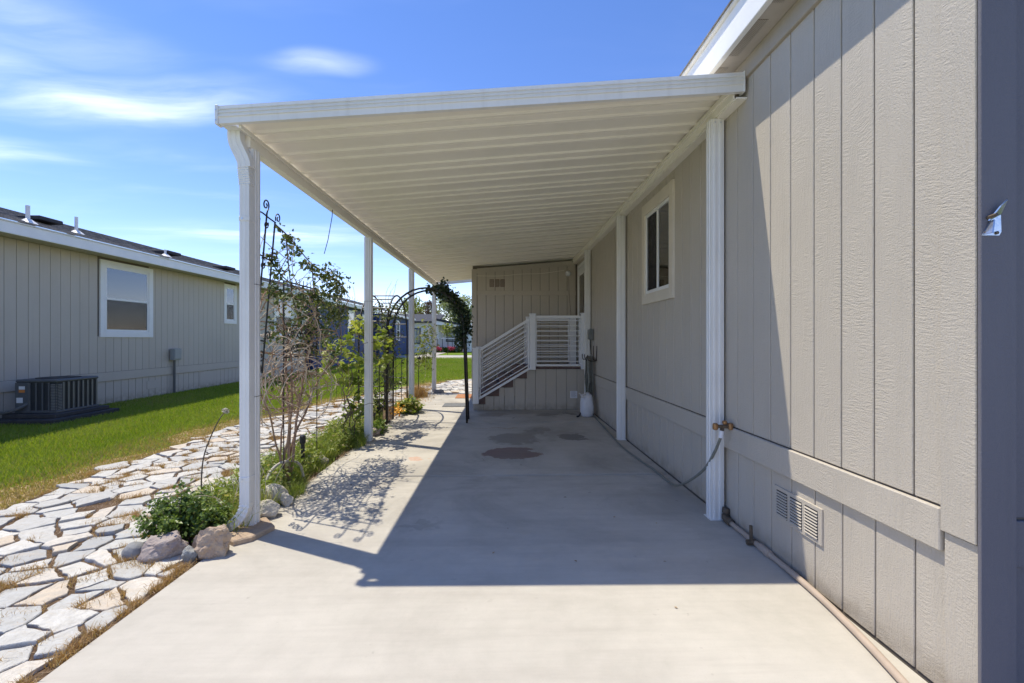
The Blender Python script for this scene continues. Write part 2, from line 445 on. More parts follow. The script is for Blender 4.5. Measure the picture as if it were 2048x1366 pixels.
# ------------------------------------------------------------------ geometry helpers
class MB:
    def __init__(self):
        self.v = []
        self.f = []

    def quadbox(self, c8):
        b = len(self.v)
        self.v += [tuple(q) for q in c8]
        for f in ((0, 3, 2, 1), (4, 5, 6, 7), (0, 1, 5, 4), (1, 2, 6, 5), (2, 3, 7, 6), (3, 0, 4, 7)):
            self.f.append(tuple(b + i for i in f))
        return self

    def box(self, x0, x1, y0, y1, z0, z1):
        return self.quadbox([(x0, y0, z0), (x1, y0, z0), (x1, y1, z0), (x0, y1, z0), (x0, y0, z1), (x1, y0, z1), (x1, y1, z1), (x0, y1, z1)])

    def bbox(self, x0, x1, y0, y1, z0, z1, b=0.004):
        """box with chamfered edges (all twelve)"""
        X = (x0, x1); Y = (y0, y1); Z = (z0, z1)
        base = len(self.v)
        idx = {}
        for i in (0, 1):
            for j in (0, 1):
                for k in (0, 1):
                    sx, sy, sz = (1 if i == 0 else -1), (1 if j == 0 else -1), (1 if k == 0 else -1)
                    pts = ((X[i], Y[j] + sy * b, Z[k] + sz * b), (X[i] + sx * b, Y[j], Z[k] + sz * b), (X[i] + sx * b, Y[j] + sy * b, Z[k]))
                    for a in range(3):
                        idx[(i, j, k, a)] = len(self.v)
                        self.v.append(pts[a])
        g = idx
        def q(*l):
            self.f.append(tuple(g[t] for t in l))
        for i in (0, 1):
            l = [(i, 0, 0, 0), (i, 1, 0, 0), (i, 1, 1, 0), (i, 0, 1, 0)]; q(*(l if i else l[::-1]))
            l = [(0, i, 0, 1), (1, i, 0, 1), (1, i, 1, 1), (0, i, 1, 1)]; q(*(l[::-1] if i else l))
            l = [(0, 0, i, 2), (1, 0, i, 2), (1, 1, i, 2), (0, 1, i, 2)]; q(*(l if i else l[::-1]))
        for i in (0, 1):
            for j in (0, 1):
                l = [(i, j, 0, 0), (i, j, 0, 1), (i, j, 1, 1), (i, j, 1, 0)]; q(*(l[::-1] if (i + j) % 2 else l))
                l = [(i, 0, j, 0), (i, 0, j, 2), (i, 1, j, 2), (i, 1, j, 0)]; q(*(l if (i + j) % 2 else l[::-1]))
                l = [(0, i, j, 1), (0, i, j, 2), (1, i, j, 2), (1, i, j, 1)]; q(*(l[::-1] if (i + j) % 2 else l))
        for i in (0, 1):
            for j in (0, 1):
                for k in (0, 1):
                    l = [(i, j, k, 0), (i, j, k, 1), (i, j, k, 2)]
                    q(*(l if (i + j + k) % 2 else l[::-1]))
        return self

    def beam(self, p0, p1, w, h, up=(0, 0, 1)):
        p0 = Vector(p0); p1 = Vector(p1); d = (p1 - p0).normalized()
        s = d.cross(Vector(up)).normalized(); u = s.cross(d)
        c = []
        for q in (p0, p1):
            c += [q - s * w / 2 - u * h / 2, q + s * w / 2 - u * h / 2, q + s * w / 2 + u * h / 2, q - s * w / 2 + u * h / 2]
        b = len(self.v)
        self.v += [tuple(q) for q in c]
        for f in ((0, 1, 2, 3), (7, 6, 5, 4), (0, 4, 5, 1), (1, 5, 6, 2), (2, 6, 7, 3), (3, 7, 4, 0)):
            self.f.append(tuple(b + i for i in f))
        return self

    def tube(self, pts, r0, r1=None, n=6, cap=True):
        r1 = r0 if r1 is None else r1
        pts = [Vector(q) for q in pts]
        b = len(self.v); L = len(pts)
        up = Vector((0.12, 0.3, 0.95)).normalized()
        for i, q in enumerate(pts):
            d = (pts[min(i + 1, L - 1)] - pts[max(i - 1, 0)])
            if d.length < 1e-7:
                d = Vector((0, 0, 1))
            d.normalize()
            s = d.cross(up)
            if s.length < 0.05:
                s = d.cross(Vector((1, 0, 0)))
            s.normalize(); u = d.cross(s); u.normalize()
            r = r0 + (r1 - r0) * i / max(1, L - 1)
            for k in range(n):
                a = 2 * math.pi * k / n
                self.v.append(tuple(q + s * (r * math.cos(a)) + u * (r * math.sin(a))))
        for i in range(L - 1):
            for k in range(n):
                k2 = (k + 1) % n
                self.f.append((b + i * n + k, b + i * n + k2, b + (i + 1) * n + k2, b + (i + 1) * n + k))
        if cap:
            self.f.append(tuple(b + k for k in range(n))[::-1])
            self.f.append(tuple(b + (L - 1) * n + k for k in range(n)))
        return self

    def prism(self, prof, axis, a0, a1):
        """profile list of 2-tuples extruded along axis 0/1/2 from a0 to a1; a0/a1 may be callables of the profile point"""
        b = len(self.v); n = len(prof)
        for a in (a0, a1):
            for (p, q) in prof:
                t = a(p, q) if callable(a) else a
                self.v.append((t, p, q) if axis == 0 else (p, t, q) if axis == 1 else (p, q, t))
        self.f.append(tuple(b + i for i in range(n))[::-1])
        self.f.append(tuple(b + n + i for i in range(n)))
        for i in range(n):
            j = (i + 1) % n
            self.f.append((b + i, b + j, b + n + j, b + n + i))
        return self

    def disc(self, c, r, h, axis=2, n=16):
        prof = [(r * math.cos(2 * math.pi * k / n), r * math.sin(2 * math.pi * k / n)) for k in range(n)]
        if axis == 2:
            return self.prism([(c[0] + p, c[1] + q) for p, q in prof], 2, c[2], c[2] + h)
        if axis == 1:
            return self.prism([(c[0] + p, c[2] + q) for p, q in prof], 1, c[1], c[1] + h)
        return self.prism([(c[1] + p, c[2] + q) for p, q in prof], 0, c[0], c[0] + h)

    def lathe(self, c, prof, n=14):
        b = len(self.v)
        for (r, z) in prof:
            for k in range(n):
                a = 2 * math.pi * k / n
                self.v.append((c[0] + r * math.cos(a), c[1] + r * math.sin(a), c[2] + z))
        for i in range(len(prof) - 1):
            for k in range(n):
                k2 = (k + 1) % n
                self.f.append((b + i * n + k, b + i * n + k2, b + (i + 1) * n + k2, b + (i + 1) * n + k))
        self.f.append(tuple(b + k for k in range(n))[::-1])
        self.f.append(tuple(b + (len(prof) - 1) * n + k for k in range(n)))
        return self

    def mesh(self, name):
        me = bpy.data.meshes.new(name)
        me.from_pydata(self.v, [], self.f)
        me.validate()
        return me


def recalc(me):
    import bmesh
    bm = bmesh.new(); bm.from_mesh(me)
    bmesh.ops.recalc_face_normals(bm, faces=bm.faces)
    bm.to_mesh(me); bm.free()


def link(name, me, mat, parent=None, smooth=False, fix=True):
    if isinstance(me, MB):
        me = me.mesh(name)
        if fix:
            recalc(me)
    o = bpy.data.objects.new(name, me)
    COL.objects.link(o)
    if mat and not me.materials:
        me.materials.append(MATS[mat])
    if smooth:
        me.polygons.foreach_set('use_smooth', [True] * len(me.polygons))
    if parent is not None:
        o.parent = parent
        q = parent; off = Vector((0, 0, 0))
        while q is not None:
            off += q.location; q = q.parent
        o.location = -off            # geometry is written in world coordinates
    return o


def thing(name, label, cat, loc=(0, 0, 0), group=None):
    o = bpy.data.objects.new(name, None)
    COL.objects.link(o)
    o.empty_display_size = 0.1
    o.location = loc
    o['label'] = label; o['category'] = cat
    if group:
        o['group'] = group
    return o


def tag(o, label, cat, group=None):
    o['label'] = label; o['category'] = cat
    if group:
        o['group'] = group
    return o


def structure(o, label=None):
    o['kind'] = 'structure'
    if label:
        o['label'] = label
    return o


def stuff(o, label=None, cat=None):
    o['kind'] = 'stuff'
    if label:
        o['label'] = label
    if cat:
        o['category'] = cat
    return o


def copy_part(o, parent, loc=None):
    c = o.copy(); COL.objects.link(c); c.parent = parent
    if loc is not None:
        c.location = loc
    return c


def np_mesh(name, V, F, var=None):
    """V (n,3) float, F (m,k) int with constant k"""
    me = bpy.data.meshes.new(name)
    V = np.ascontiguousarray(V, dtype=np.float32); F = np.ascontiguousarray(F, dtype=np.int32)
    me.vertices.add(len(V)); me.vertices.foreach_set('co', V.ravel())
    me.loops.add(F.size); me.loops.foreach_set('vertex_index', F.ravel())
    me.polygons.add(len(F))
    me.polygons.foreach_set('loop_start', np.arange(0, F.size, F.shape[1], dtype=np.int32))
    if var is not None:
        at = me.attributes.new('var', 'FLOAT', 'POINT')
        at.data.foreach_set('value', np.ascontiguousarray(var, dtype=np.float32))
    me.update(calc_edges=True)
    return me


def blades(name, base, height, width, lean, var):
    """single-triangle-tip blades: base quad + tip (as two triangles)"""
    n = len(base)
    a = RNG.uniform(0, 2 * np.pi, n)
    d = np.stack([np.cos(a), np.sin(a), np.zeros(n)], 1)
    b = RNG.uniform(0, 2 * np.pi, n)
    l = np.stack([np.cos(b), np.sin(b), np.zeros(n)], 1) * (lean * height)[:, None]
    w = width[:, None] * 0.5
    up = np.zeros((n, 3)); up[:, 2] = height
    mid = base + up * 0.6 + l * 0.35
    tip = base + up * np.sqrt(np.clip(1 - 0.5 * lean ** 2, 0.1, 1))[:, None] + l
    V = np.stack([base - d * w, base + d * w, mid + d * w * 0.75, mid - d * w * 0.75, tip], 1).reshape(-1, 3)
    i0 = np.arange(n) * 5
    F = np.concatenate([np.stack([i0, i0 + 1, i0 + 2], 1), np.stack([i0, i0 + 2, i0 + 3], 1), np.stack([i0 + 3, i0 + 2, i0 + 4], 1)])
    return np_mesh(name, V, F, np.repeat(var, 5))


def tri_blades(name, base, height, width, lean, var):
    n = len(base)
    a = RNG.uniform(0, 2 * np.pi, n)
    d = np.stack([np.cos(a), np.sin(a), np.zeros(n)], 1) * (width * 0.5)[:, None]
    b = RNG.uniform(0, 2 * np.pi, n)
    tip = base + np.stack([np.cos(b) * lean * height, np.sin(b) * lean * height, height], 1)
    V = np.stack([base - d, base + d, tip], 1).reshape(-1, 3)
    F = np.arange(n * 3).reshape(-1, 3)
    return np_mesh(name, V, F, np.repeat(var, 3))


def leaves(name, C, size, var=None, elong=1.5, flat=0.35, droop=0.0):
    """folded leaf of four triangles at each centre; flat: how much normals favour up"""
    n = len(C)
    nrm = RNG.normal(size=(n, 3)); nrm /= np.linalg.norm(nrm, axis=1)[:, None]
    nrm[:, 2] = np.abs(nrm[:, 2]) + flat
    nrm /= np.linalg.norm(nrm, axis=1)[:, None]
    t = RNG.normal(size=(n, 3)); t[:, 2] -= droop
    t -= nrm * (t * nrm).sum(1)[:, None]; t /= np.linalg.norm(t, axis=1)[:, None]
    s = np.cross(nrm, t)
    L = (size * elong * 0.5)[:, None]; Wd = (size * 0.5)[:, None]
    p0 = C - t * L; p1 = C + t * L * 0.1 + s * Wd + nrm * Wd * 0.35
    p2 = C + t * L; p3 = C + t * L * 0.1 - s * Wd + nrm * Wd * 0.35; pc = C - nrm * Wd * 0.05
    V = np.stack([p0, p1, p2, p3, pc], 1).reshape(-1, 3)
    i = np.arange(n) * 5
    F = np.concatenate([np.stack([i, i + 1, i + 4], 1), np.stack([i + 1, i + 2, i + 4], 1), np.stack([i + 2, i + 3, i + 4], 1), np.stack([i + 3, i, i + 4], 1)])
    if var is None:
        var = RNG.uniform(0, 1, n)
    return np_mesh(name, V, F, np.repeat(var, 5))


def inpoly(x, y, poly):
    x = np.asarray(x); y = np.asarray(y)
    r = np.zeros(x.shape, bool); n = len(poly)
    for i in range(n):
        x1, y1 = poly[i]; x2, y2 = poly[(i + 1) % n]
        c = ((y1 > y) != (y2 > y)) & (x < (x2 - x1) * (y - y1) / (y2 - y1 + 1e-12) + x1)
        r ^= c
    return r


def scroll(cx, cy, r, turns, a0, sgn=1, n=22):
    """2D spiral points from outside in"""
    out = []
    for i in range(n):
        t = i / (n - 1)
        a = a0 + sgn * t * turns * 2 * math.pi
        rr = r * (1 - 0.78 * t)
        out.append((cx + rr * math.cos(a), cy + rr * math.sin(a)))
    return out


# ------------------------------------------------------------------ ground
def sheet(name, pts, z, mat):
    mb = MB(); mb.v = [(x, y, z) for x, y in pts]; mb.f = [tuple(range(len(pts)))]
    return link(name, mb, mat)


g = sheet('ground', [(-600, -600), (600, -600), (600, 600), (-600, 600)], -0.10, 'lawn_base'); structure(g)
lawn = sheet('lawn', [(-40, -18), (40, -18), (40, 60), (-40, 60)], -0.045, 'lawn_base'); structure(lawn)

PL = [(-3.9, 0.5), (-4.0, 2.5), (-4.1, 3.7), (-4.24, 5.1), (-4.25, 7.3), (-3.95, 9.0), (-3.55, 10.7), (-2.95, 12.3), (-2.15, 13.8), (-1.5, 15.6), (0.4, 16.6)]
PR = [(-1.885, 0.5), (-1.885, 2.75), (-2.3, 3.3), (-2.45, 5.0), (-2.45, 7.0), (-2.45, 8.7), (-2.25, 10.3), (-1.9, 11.62), (-1.2, 11.66), (-0.60, 11.70), (0.4, 13.0)]
PATH = PL + PR[::-1]
mb = MB()
for (a, b) in zip(PL, PR):
    mb.v += [(a[0], a[1], -0.023), (b[0], b[1], -0.023)]
for i in range(len(PL) - 1):
    mb.f.append((2 * i, 2 * i + 1, 2 * i + 3, 2 * i + 2))
path = link('path', mb, 'soil'); structure(path)
# worn dry verge where the lawn meets the path
vm = MB(); rv0 = random.Random(2)
for (x, y) in [(np.interp(t, LYY, LXX), t) for LYY, LXX in [([q[1] for q in PL], [q[0] for q in PL])] for t in np.arange(0.6, 16.0, 0.18)]:
    w_ = 0.42 + 0.18 * math.sin(y * 1.9) + 0.12 * math.sin(y * 4.7 + 1) + rv0.uniform(-.05, .05)
    vm.v += [(x - w_, y + 0.1 * w_, -0.0415), (x + 0.03, y, -0.0415)]
for i in range(len(vm.v) // 2 - 1):
    vm.f.append((2 * i, 2 * i + 1, 2 * i + 3, 2 * i + 2))
vg = link('verge', vm, 'dry_ground'); structure(vg)
bed_poly = [(-1.87, 2.6)] + PR[1:8] + [(-1.87, 11.62)]
bed = sheet('garden_bed', bed_poly, -0.018, 'soil'); structure(bed)

# street out of view behind the camera, made pale concrete to bounce light
st_ = sheet('unseen_street', [(-60, -18), (60, -18), (60, -9.02), (-60, -9.02)], -0.03, 'concrete'); structure(st_)
gv = sheet('unseen_dark_strip', [(1.745, -9.0), (9, -9.0), (9, 1.60), (1.745, 1.60)], -0.03, 'asphalt'); structure(gv)  # unseen dark strip added to dim the end wall by its weak bounce
# driveway slabs
drive = bpy.data.objects.new('driveway', None); COL.objects.link(drive); structure(drive)
JY = [-9.0, -5.0, -0.6, 4.64, 7.58, 9.9, 11.64]
for i in range(len(JY) - 1):
    mb = MB()
    mb.bbox(-1.88, 1.738, JY[i] + 0.014, JY[i + 1] - 0.014, -0.11, 0.0, 0.006)
    link('slab', mb, 'concrete', drive)
mb = MB(); mb.box(-1.86, 1.73, -8.9, 11.5, -0.115, -0.022)
link('joint_base', mb, 'rubber_dark', drive)

# ------------------------------------------------------------------ flagstones (irregular cells, each a split slab)
def clip(poly, nx, ny, d):
    out = []
    for i in range(len(poly)):
        a = poly[i]; b = poly[(i + 1) % len(poly)]
        da = a[0] * nx + a[1] * ny - d; db = b[0] * nx + b[1] * ny - d
        if da <= 0:
            out.append(a)
        if (da < 0 < db) or (db < 0 < da):
            t = da / (da - db)
            out.append((a[0] + (b[0] - a[0]) * t, a[1] + (b[1] - a[1]) * t))
    return out


pts = []
sp = 0.212
rr = random.Random(5)
tries = 0
cells = {}
for row in range(0, 92):
    for colm in range(0, 34):
        x = -4.9 + (colm + 0.5 * (row % 2)) * sp * 1.02 + rr.uniform(-0.10, 0.10)
        y = 0.7 + row * sp * 0.86 + rr.uniform(-0.092, 0.092)
        pts.append((x, y))
A = np.array(pts)
ins = inpoly(A[:, 0], A[:, 1], PATH) | ((A[:, 0] < -1.80) & (A[:, 0] > -2.2) & (A[:, 1] < 2.72))
edge_in = np.array([bool(inpoly(np.array([x]), np.array([y]), PATH)[0]) for x, y in pts])
stones = []
for i, (x, y) in enumerate(pts):
    if not ins[i]:
        continue
    poly = [(x - .5, y - .5), (x + .5, y - .5), (x + .5, y + .5), (x - .5, y + .5)]
    dd = np.hypot(A[:, 0] - x, A[:, 1] - y)
    gap = rr.uniform(0.004, 0.012) + (0.012 if rr.random() < 0.18 else 0)
    for j in np.argsort(dd)[1:16]:
        ax, ay = pts[j]
        dx, dy = ax - x, ay - y; L = math.hypot(dx, dy)
        nx, ny = dx / L, dy / L
        poly = clip(poly, nx, ny, nx * (x + ax) / 2 + ny * (y + ay) / 2 - gap)
        if len(poly) < 3:
            break
    if y < 2.9:
        poly = clip(poly, 1, 0, -1.885 - 0.035 - rr.uniform(0, 0.045)) if len(poly) > 2 else poly
    if len(poly) < 3:
        continue
    # drop very short sides, roughen outline
    q = []
    for a in poly:
        if not q or math.hypot(a[0] - q[-1][0], a[1] - q[-1][1]) > 0.03:
            q.append(a)
    if len(q) > 3 and math.hypot(q[0][0] - q[-1][0], q[0][1] - q[-1][1]) < 0.03:
        q.pop()
    if len(q) < 3:
        continue
    area = 0.5 * abs(sum(q[k][0] * q[(k + 1) % len(q)][1] - q[(k + 1) % len(q)][0] * q[k][1] for k in range(len(q))))
    if area < 0.008:
        continue
    if rr.random() < 0.012 and y > 3.6:
        continue
    q2 = []
    for k in range(len(q)):
        a, b = q[k], q[(k + 1) % len(q)]
        L = math.hypot(b[0] - a[0], b[1] - a[1])
        q2.append((a[0] + rr.uniform(-.007, .007), a[1] + rr.uniform(-.007, .007)))
        nseg = int(L / 0.045)
        for w_ in range(1, nseg):
            t = (w_ + rr.uniform(-0.25, 0.25)) / nseg; o = rr.uniform(-0.012, 0.004)
            q2.append((a[0] + (b[0] - a[0]) * t + (b[1] - a[1]) / L * o, a[1] + (b[1] - a[1]) * t - (b[0] - a[0]) / L * o))
    stones.append((x, y, area, q2))


def stone_geo(x, y, q):
    mb = MB()
    tx, ty = rr.gauss(0, 0.035), rr.gauss(0, 0.035)
    zt = rr.uniform(-0.013, 0.003)
    n = len(q)
    for (s, z, til) in ((1.0, -0.05, 0), (1.0, zt - 0.004, 1), (0.965, zt, 1)):
        for (a, b) in q:
            X = x + (a - x) * s; Y = y + (b - y) * s
            mb.v.append((X, Y, z + til * (tx * (X - x) + ty * (Y - y))))
    mb.v.append((x, y, zt + 0.002))
    for r in range(2):
        for k in range(n):
            k2 = (k + 1) % n
            mb.f.append((r * n + k, r * n + k2, (r + 1) * n + k2, (r + 1) * n + k))
    for k in range(n):
        mb.f.append((2 * n + k, 2 * n + (k + 1) % n, 3 * n))
    return mb


def seen(x, y):
    u = x / max(y, 0.1) * 910 + 1000
    return 1.0 if -60 < u < 2100 and y > 1.75 else 0.01


stones.sort(key=lambda s: -s[2] / s[1] ** 3 * seen(s[0], s[1]))
rest = MB(); rest_var = []
for i, (x, y, ar, q) in enumerate(stones):
    mb = stone_geo(x, y, q)
    if i < 300:
        link('flagstone', mb, 'flagstone', path)
    else:
        b = len(rest.v); rest.v += mb.v; rest.f += [tuple(b + k for k in f) for f in mb.f]
        rest_var += [rr.random()] * len(mb.v)
if rest.v:
    me = rest.mesh('far_flagstones')
    at = me.attributes.new('var', 'FLOAT', 'POINT'); at.data.foreach_set('value', rest_var)
    recalc(me)
    o = link('far_flagstones', me, 'flagstone', path); stuff(o)
STONE_POLYS = [(s[0], s[1], s[3]) for s in stones]


def on_stone(x, y):
    hit = np.zeros(len(x), bool)
    for (sx, sy, q) in STONE_POLYS:
        near = (np.abs(x - sx) < 0.3) & (np.abs(y - sy) < 0.3)
        if near.any():
            hit[near] |= inpoly(x[near], y[near], q)
    return hit


# litter and dry tufts in the joints
n = 150000
X = RNG.uniform(-4.3, 0.3, n); Y = RNG.uniform(1.2, 15.5, n)
k = inpoly(X, Y, PATH) & (RNG.uniform(0, 1, n) < 4.0 / np.maximum(Y, 2))
X, Y = X[k], Y[k]
k = ~on_stone(X, Y); X, Y = X[k], Y[k]
n = len(X)
h = RNG.uniform(0.004, 0.02, n)
me = tri_blades('needle_litter', np.stack([X, Y, np.full(n, -0.021)], 1), h, np.full(n, 0.004), RNG.uniform(1.5, 4.5, n), RNG.uniform(0, 1, n))
o = link('needle_litter', me, 'litter'); stuff(o, 'brown needle litter lying in the joints of the flagstone path', 'litter')
tc = []
rr2 = random.Random(8)
while len(tc) < 330:
    x, y = rr2.uniform(-4.2, -1.0), rr2.uniform(1.6, 13)
    if inpoly(np.array([x]), np.array([y]), PATH)[0]:
        tc.append((x, y, rr2.uniform(0.03, 0.11)))
for y in np.arange(1.4, 2.9, 0.12):
    tc.append((-1.93, y + rr2.uniform(-.05, .05), 0.05))
for (x, y) in ((-2.2, 2.85), (-2.05, 2.82), (-2.35, 2.9), (-2.45, 3.05), (-1.95, 2.78), (-2.5, 3.3)):
    tc += [(x, y, 0.07), (x - 0.05, y + 0.05, 0.06)]
bx, by, bh = [], [], []
for (x, y, r) in tc:
    m_ = int(9000 * r * r * 6) + 30
    a = RNG.normal(0, r * 0.55, m_); b = RNG.normal(0, r * 0.45, m_)
    bx.append(x + a); by.append(y + b); bh.append(RNG.uniform(0.025, 0.065, m_))
X = np.concatenate(bx); Y = np.concatenate(by); H = np.concatenate(bh)
k = (~on_stone(X, Y) | (RNG.uniform(0, 1, len(X)) < 0.12)) & (X < -1.89); X, Y, H = X[k], Y[k], H[k]; n = len(X)
me = blades('dry_tufts', np.stack([X, Y, np.full(n, -0.022)], 1), H, np.full(n, 0.003), RNG.uniform(0.3, 1.3, n), RNG.uniform(0, 1, n))
o = link('dry_grass_tufts', me, 'dry_grass'); stuff(o, 'orange-brown dry grass tufts growing between the flagstones', 'dry grass')

# lawn blades
LX = [p[0] for p in PL]; LY = [p[1] for p in PL]


def left_edge(y):
    return np.interp(y, LY, LX)


def lawn_blades(name, n, x0, x1, y0, y1, hmin, hmax, w, fall):
    X = RNG.uniform(x0, x1, n); Y = RNG.uniform(y0, y1, n)
    e = left_edge(Y)
    k = (X < e + 0.02) | (Y > 16.6)
    if fall:
        k &= RNG.uniform(0, 1, n) < (y0 / Y) ** 0.9
    X, Y, e = X[k], Y[k], e[k]
    dist = np.where(Y < 16.5, e - X, 5.0)
    nz = 0.5 + 0.5 * np.sin(X * 2.1 + 1.3 * np.sin(Y * 1.7)) * np.sin(Y * 1.35 + 0.8 * np.sin(X * 2.9))
    dry = np.clip(1.25 - dist / (0.45 + 0.55 * nz), 0, 1)
    speck = RNG.uniform(0, 1, len(X))
    patch = np.clip((0.5 + 0.5 * np.sin(X * 0.9 + Y * 0.35 + 2) * np.sin(Y * 0.8 - X * 0.3)) - 0.72, 0, 1) * 1.2
    isdry = (speck < dry * 0.95) | (speck < 0.05 + patch * 0.5)
    mow = np.sin((X * 0.8 + Y * 0.25) * 5.2) * 0.06
    big = 0.5 + 0.5 * np.sin(X * 0.7 + 2.2 * np.sin(Y * 0.43)) * np.sin(Y * 0.9 + 1.6 * np.sin(X * 0.6))
    var = np.where(isdry, RNG.uniform(0.74, 0.98, len(X)), np.clip(RNG.normal(0.26, 0.15, len(X)) + 0.14 * nz + 0.22 * big + mow, 0.02, 0.68))
    n2 = len(X)
    H = RNG.uniform(hmin, hmax, n2) * np.where(dry > 0.6, 0.7, 1.0)
    me = tri_blades(name, np.stack([X, Y, np.full(n2, -0.045)], 1), H, np.full(n2, w), RNG.uniform(0.1, 0.9, n2), var)
    return link(name, me, 'grass_blade')


o = lawn_blades('lawn_grass', 420000, -8.55, -3.4, 3.3, 16.6, 0.03, 0.065, 0.010, True)
stuff(o, 'mown green lawn beside the neighbouring house, dry brown along the path', 'grass')
o = lawn_blades('far_lawn_grass', 160000, -8.5, 3.0, 14.0, 34.0, 0.035, 0.07, 0.02, False)
stuff(o, 'sunlit green lawn beyond the end of the flagstone path', 'grass')

# ------------------------------------------------------------------ road and far ground
rd = sheet('road', [(-7.5, 32.5), (30, 32.5), (30, 38.5), (-9.5, 38.5)], -0.022, 'concrete'); structure(rd)
mb = MB(); mb.box(-6.8, -5.4, 38.5, 46.5, -0.03, -0.016)
o = link('walkway', mb, 'concrete'); structure(o)

# ------------------------------------------------------------------ siding walls
PITCH = 0.2032


def siding_boards(parent, plane, coord, a_list, zfun, mat, thick=0.012, gap=0.008, name='siding_board', skip=None, side=1):
    """one board per entry of a_list [(a0,a1)], standing on a wall plane. plane 'x': wall at X=coord running along Y"""
    for (a0, a1) in a_list:
        segs = zfun(0.5 * (a0 + a1))
        for (z0, z1) in segs:
            mb = MB()
            if plane == 'x':
                mb.bbox(min(coord, coord + side * thick), max(coord, coord + side * thick), a0 + gap / 2, a1 - gap / 2, z0, z1, 0.003)
            else:
                mb.bbox(a0 + gap / 2, a1 - gap / 2, min(coord, coord + side * thick), max(coord, coord + side * thick), z0, z1, 0.003)
            link(name, mb, mat, parent, fix=False)


def steps(a0, a1, pitch=PITCH, start=None):
    out = []; s = a0 if start is None else start
    while s < a1 - 1e-6:
        lo, hi = max(s, a0), min(s + pitch, a1)
        if hi - lo > 0.02:
            out.append((lo, hi))
        s += pitch
    return out


# ------------------------------------------------------------------ the house on the right
HX = 1.742                       # face of the siding
HY0 = 1.615                      # near end wall
house = thing('taupe_house', 'taupe panel-sided house whose long wall and near corner fill the right side', 'house', (HX + 2.5, 6, 0))
# core
mb = MB(); mb.box(HX + 0.012, HX + 7.0, HY0 + 0.012, 16.0, -0.1, 3.50)
link('wall_core', mb, 'groove_shadow', house)
# grooves measured along Y
g0 = 1.873
lst = [(HY0 + 0.115, g0)] + steps(g0, 10.245)
WY0, WY1, WZ0, WZ1 = 4.49, 5.48, 1.80, 2.985


def z_upper(a):
    if WY0 + 0.03 < a < WY1 - 0.03:
        return [(0.735, WZ0 + 0.01), (WZ1 - 0.01, 3.262)]
    if 9.10 < a < 10.10:
        return [(3.02, 3.262)]
    return [(0.735, 3.262)]


siding_boards(house, 'x', HX, lst, z_upper, 'siding_taupe')
siding_boards(house, 'x', HX + 0.006, [(HY0 + 0.115, g0)] + steps(g0, 8.9), lambda a: [(0.004, 0.563)], 'siding_taupe', name='skirting_board', thick=0.010)
# belly band, frieze, corner boards
mb = MB(); mb.bbox(HX - 0.020, HX + 0.004, HY0 + 0.125, 8.85, 0.560, 0.728, 0.004); link('belly_band', mb, 'siding_taupe', house)
mb = MB(); mb.bbox(HX - 0.022, HX + 0.004, HY0 - 0.014, HY0 + 0.121, 0.645, 3.262, 0.003); link('corner_board', mb, 'siding_taupe', house)
mb = MB(); mb.bbox(HX - 0.008, HX + 0.004, HY0 - 0.02, HY0 + 0.118, 0.004, 0.640, 0.003); link('corner_board', mb, 'siding_taupe', house)
mb = MB(); mb.bbox(HX - 0.024, HX + 0.004, HY0 - 0.3, 12.3, 3.226, 3.352, 0.004); link('frieze_board', mb, 'frieze_paint', house)
# end wall towards the viewer
mb = MB(); mb.bbox(HX - 0.0235, HX + 0.108, HY0 - 0.034, HY0 - 0.0205, 0.005, 3.22, 0.002); link('corner_board', mb, 'end_wall_shade', house)
siding_boards(house, 'y', HY0 + 0.004, steps(HX + 0.11, HX + 3.0), lambda a: [(0.735, 3.9)], 'end_wall_shade', name='siding_board', thick=0.012)
siding_boards(house, 'y', HY0 + 0.008, steps(HX + 0.11, HX + 3.0), lambda a: [(0.005, 0.56)], 'end_wall_shade', name='skirting_board', thick=0.010)
mb = MB(); mb.bbox(HX + 0.11, HX + 3.0, HY0 - 0.008, HY0 + 0.010, 0.560, 0.728, 0.003); link('belly_band', mb, 'end_wall_shade', house)
# eave: soffit with vented strips, fascia, drip edge, roof
EX, EZ = 1.560, 3.353
mb = MB(); mb.box(EX + 0.02, HX + 0.004, HY0 - 0.32, 12.3, EZ, EZ + 0.012); link('soffit', mb, 'soffit_paint', house)
for s0 in np.arange(1.25, 12.0, 0.50):
    mb = MB()
    for kx in range(6):
        x = EX + 0.026 + kx * 0.0105
        mb.box(x, x + 0.0055, s0, s0 + 0.36, EZ - 0.005, EZ - 0.0005)
    link('soffit_vent', mb, 'soffit_paint', house)
    mb = MB(); mb.box(EX + 0.024, EX + 0.088, s0, s0 + 0.36, EZ - 0.0018, EZ - 0.0006)
    link('vent_shadow_gap', mb, 'groove_shadow', house)
mb = MB(); mb.bbox(EX - 0.02, EX + 0.02, HY0 - 0.34, 12.4, EZ - 0.008, 3.575, 0.004); link('fascia', mb, 'fascia_white', house)
mb = MB(); mb.box(EX - 0.045, EX + 0.02, HY0 - 0.35, 12.41, 3.577, 3.602); link('drip_edge', mb, 'aluminium_white', house)
rf = MB()
ridge = 5.2
for k in range(14):
    x0 = EX - 0.055 + k * 0.27; x1 = x0 + 0.30
    z0 = 3.606 + (x0 - EX) * 0.26 + 0.012; z1 = 3.606 + (x1 - EX) * 0.26
    mb = MB(); mb.quadbox([(x0, HY0 - 0.36, z0 - 0.012), (x1, HY0 - 0.36, z1 - 0.012), (x1, 12.42, z1 - 0.012), (x0, 12.42, z0 - 0.012), (x0, HY0 - 0.36, z0), (x1, HY0 - 0.36, z1), (x1, 12.42, z1), (x0, 12.42, z0)])
    link('shingle_course', mb, 'shingles', house)
# window in the long wall
win = bpy.data.objects.new('window', None); COL.objects.link(win); win.parent = house; win.location = (HX - house.location.x, 5.03 - 6, 2.4)


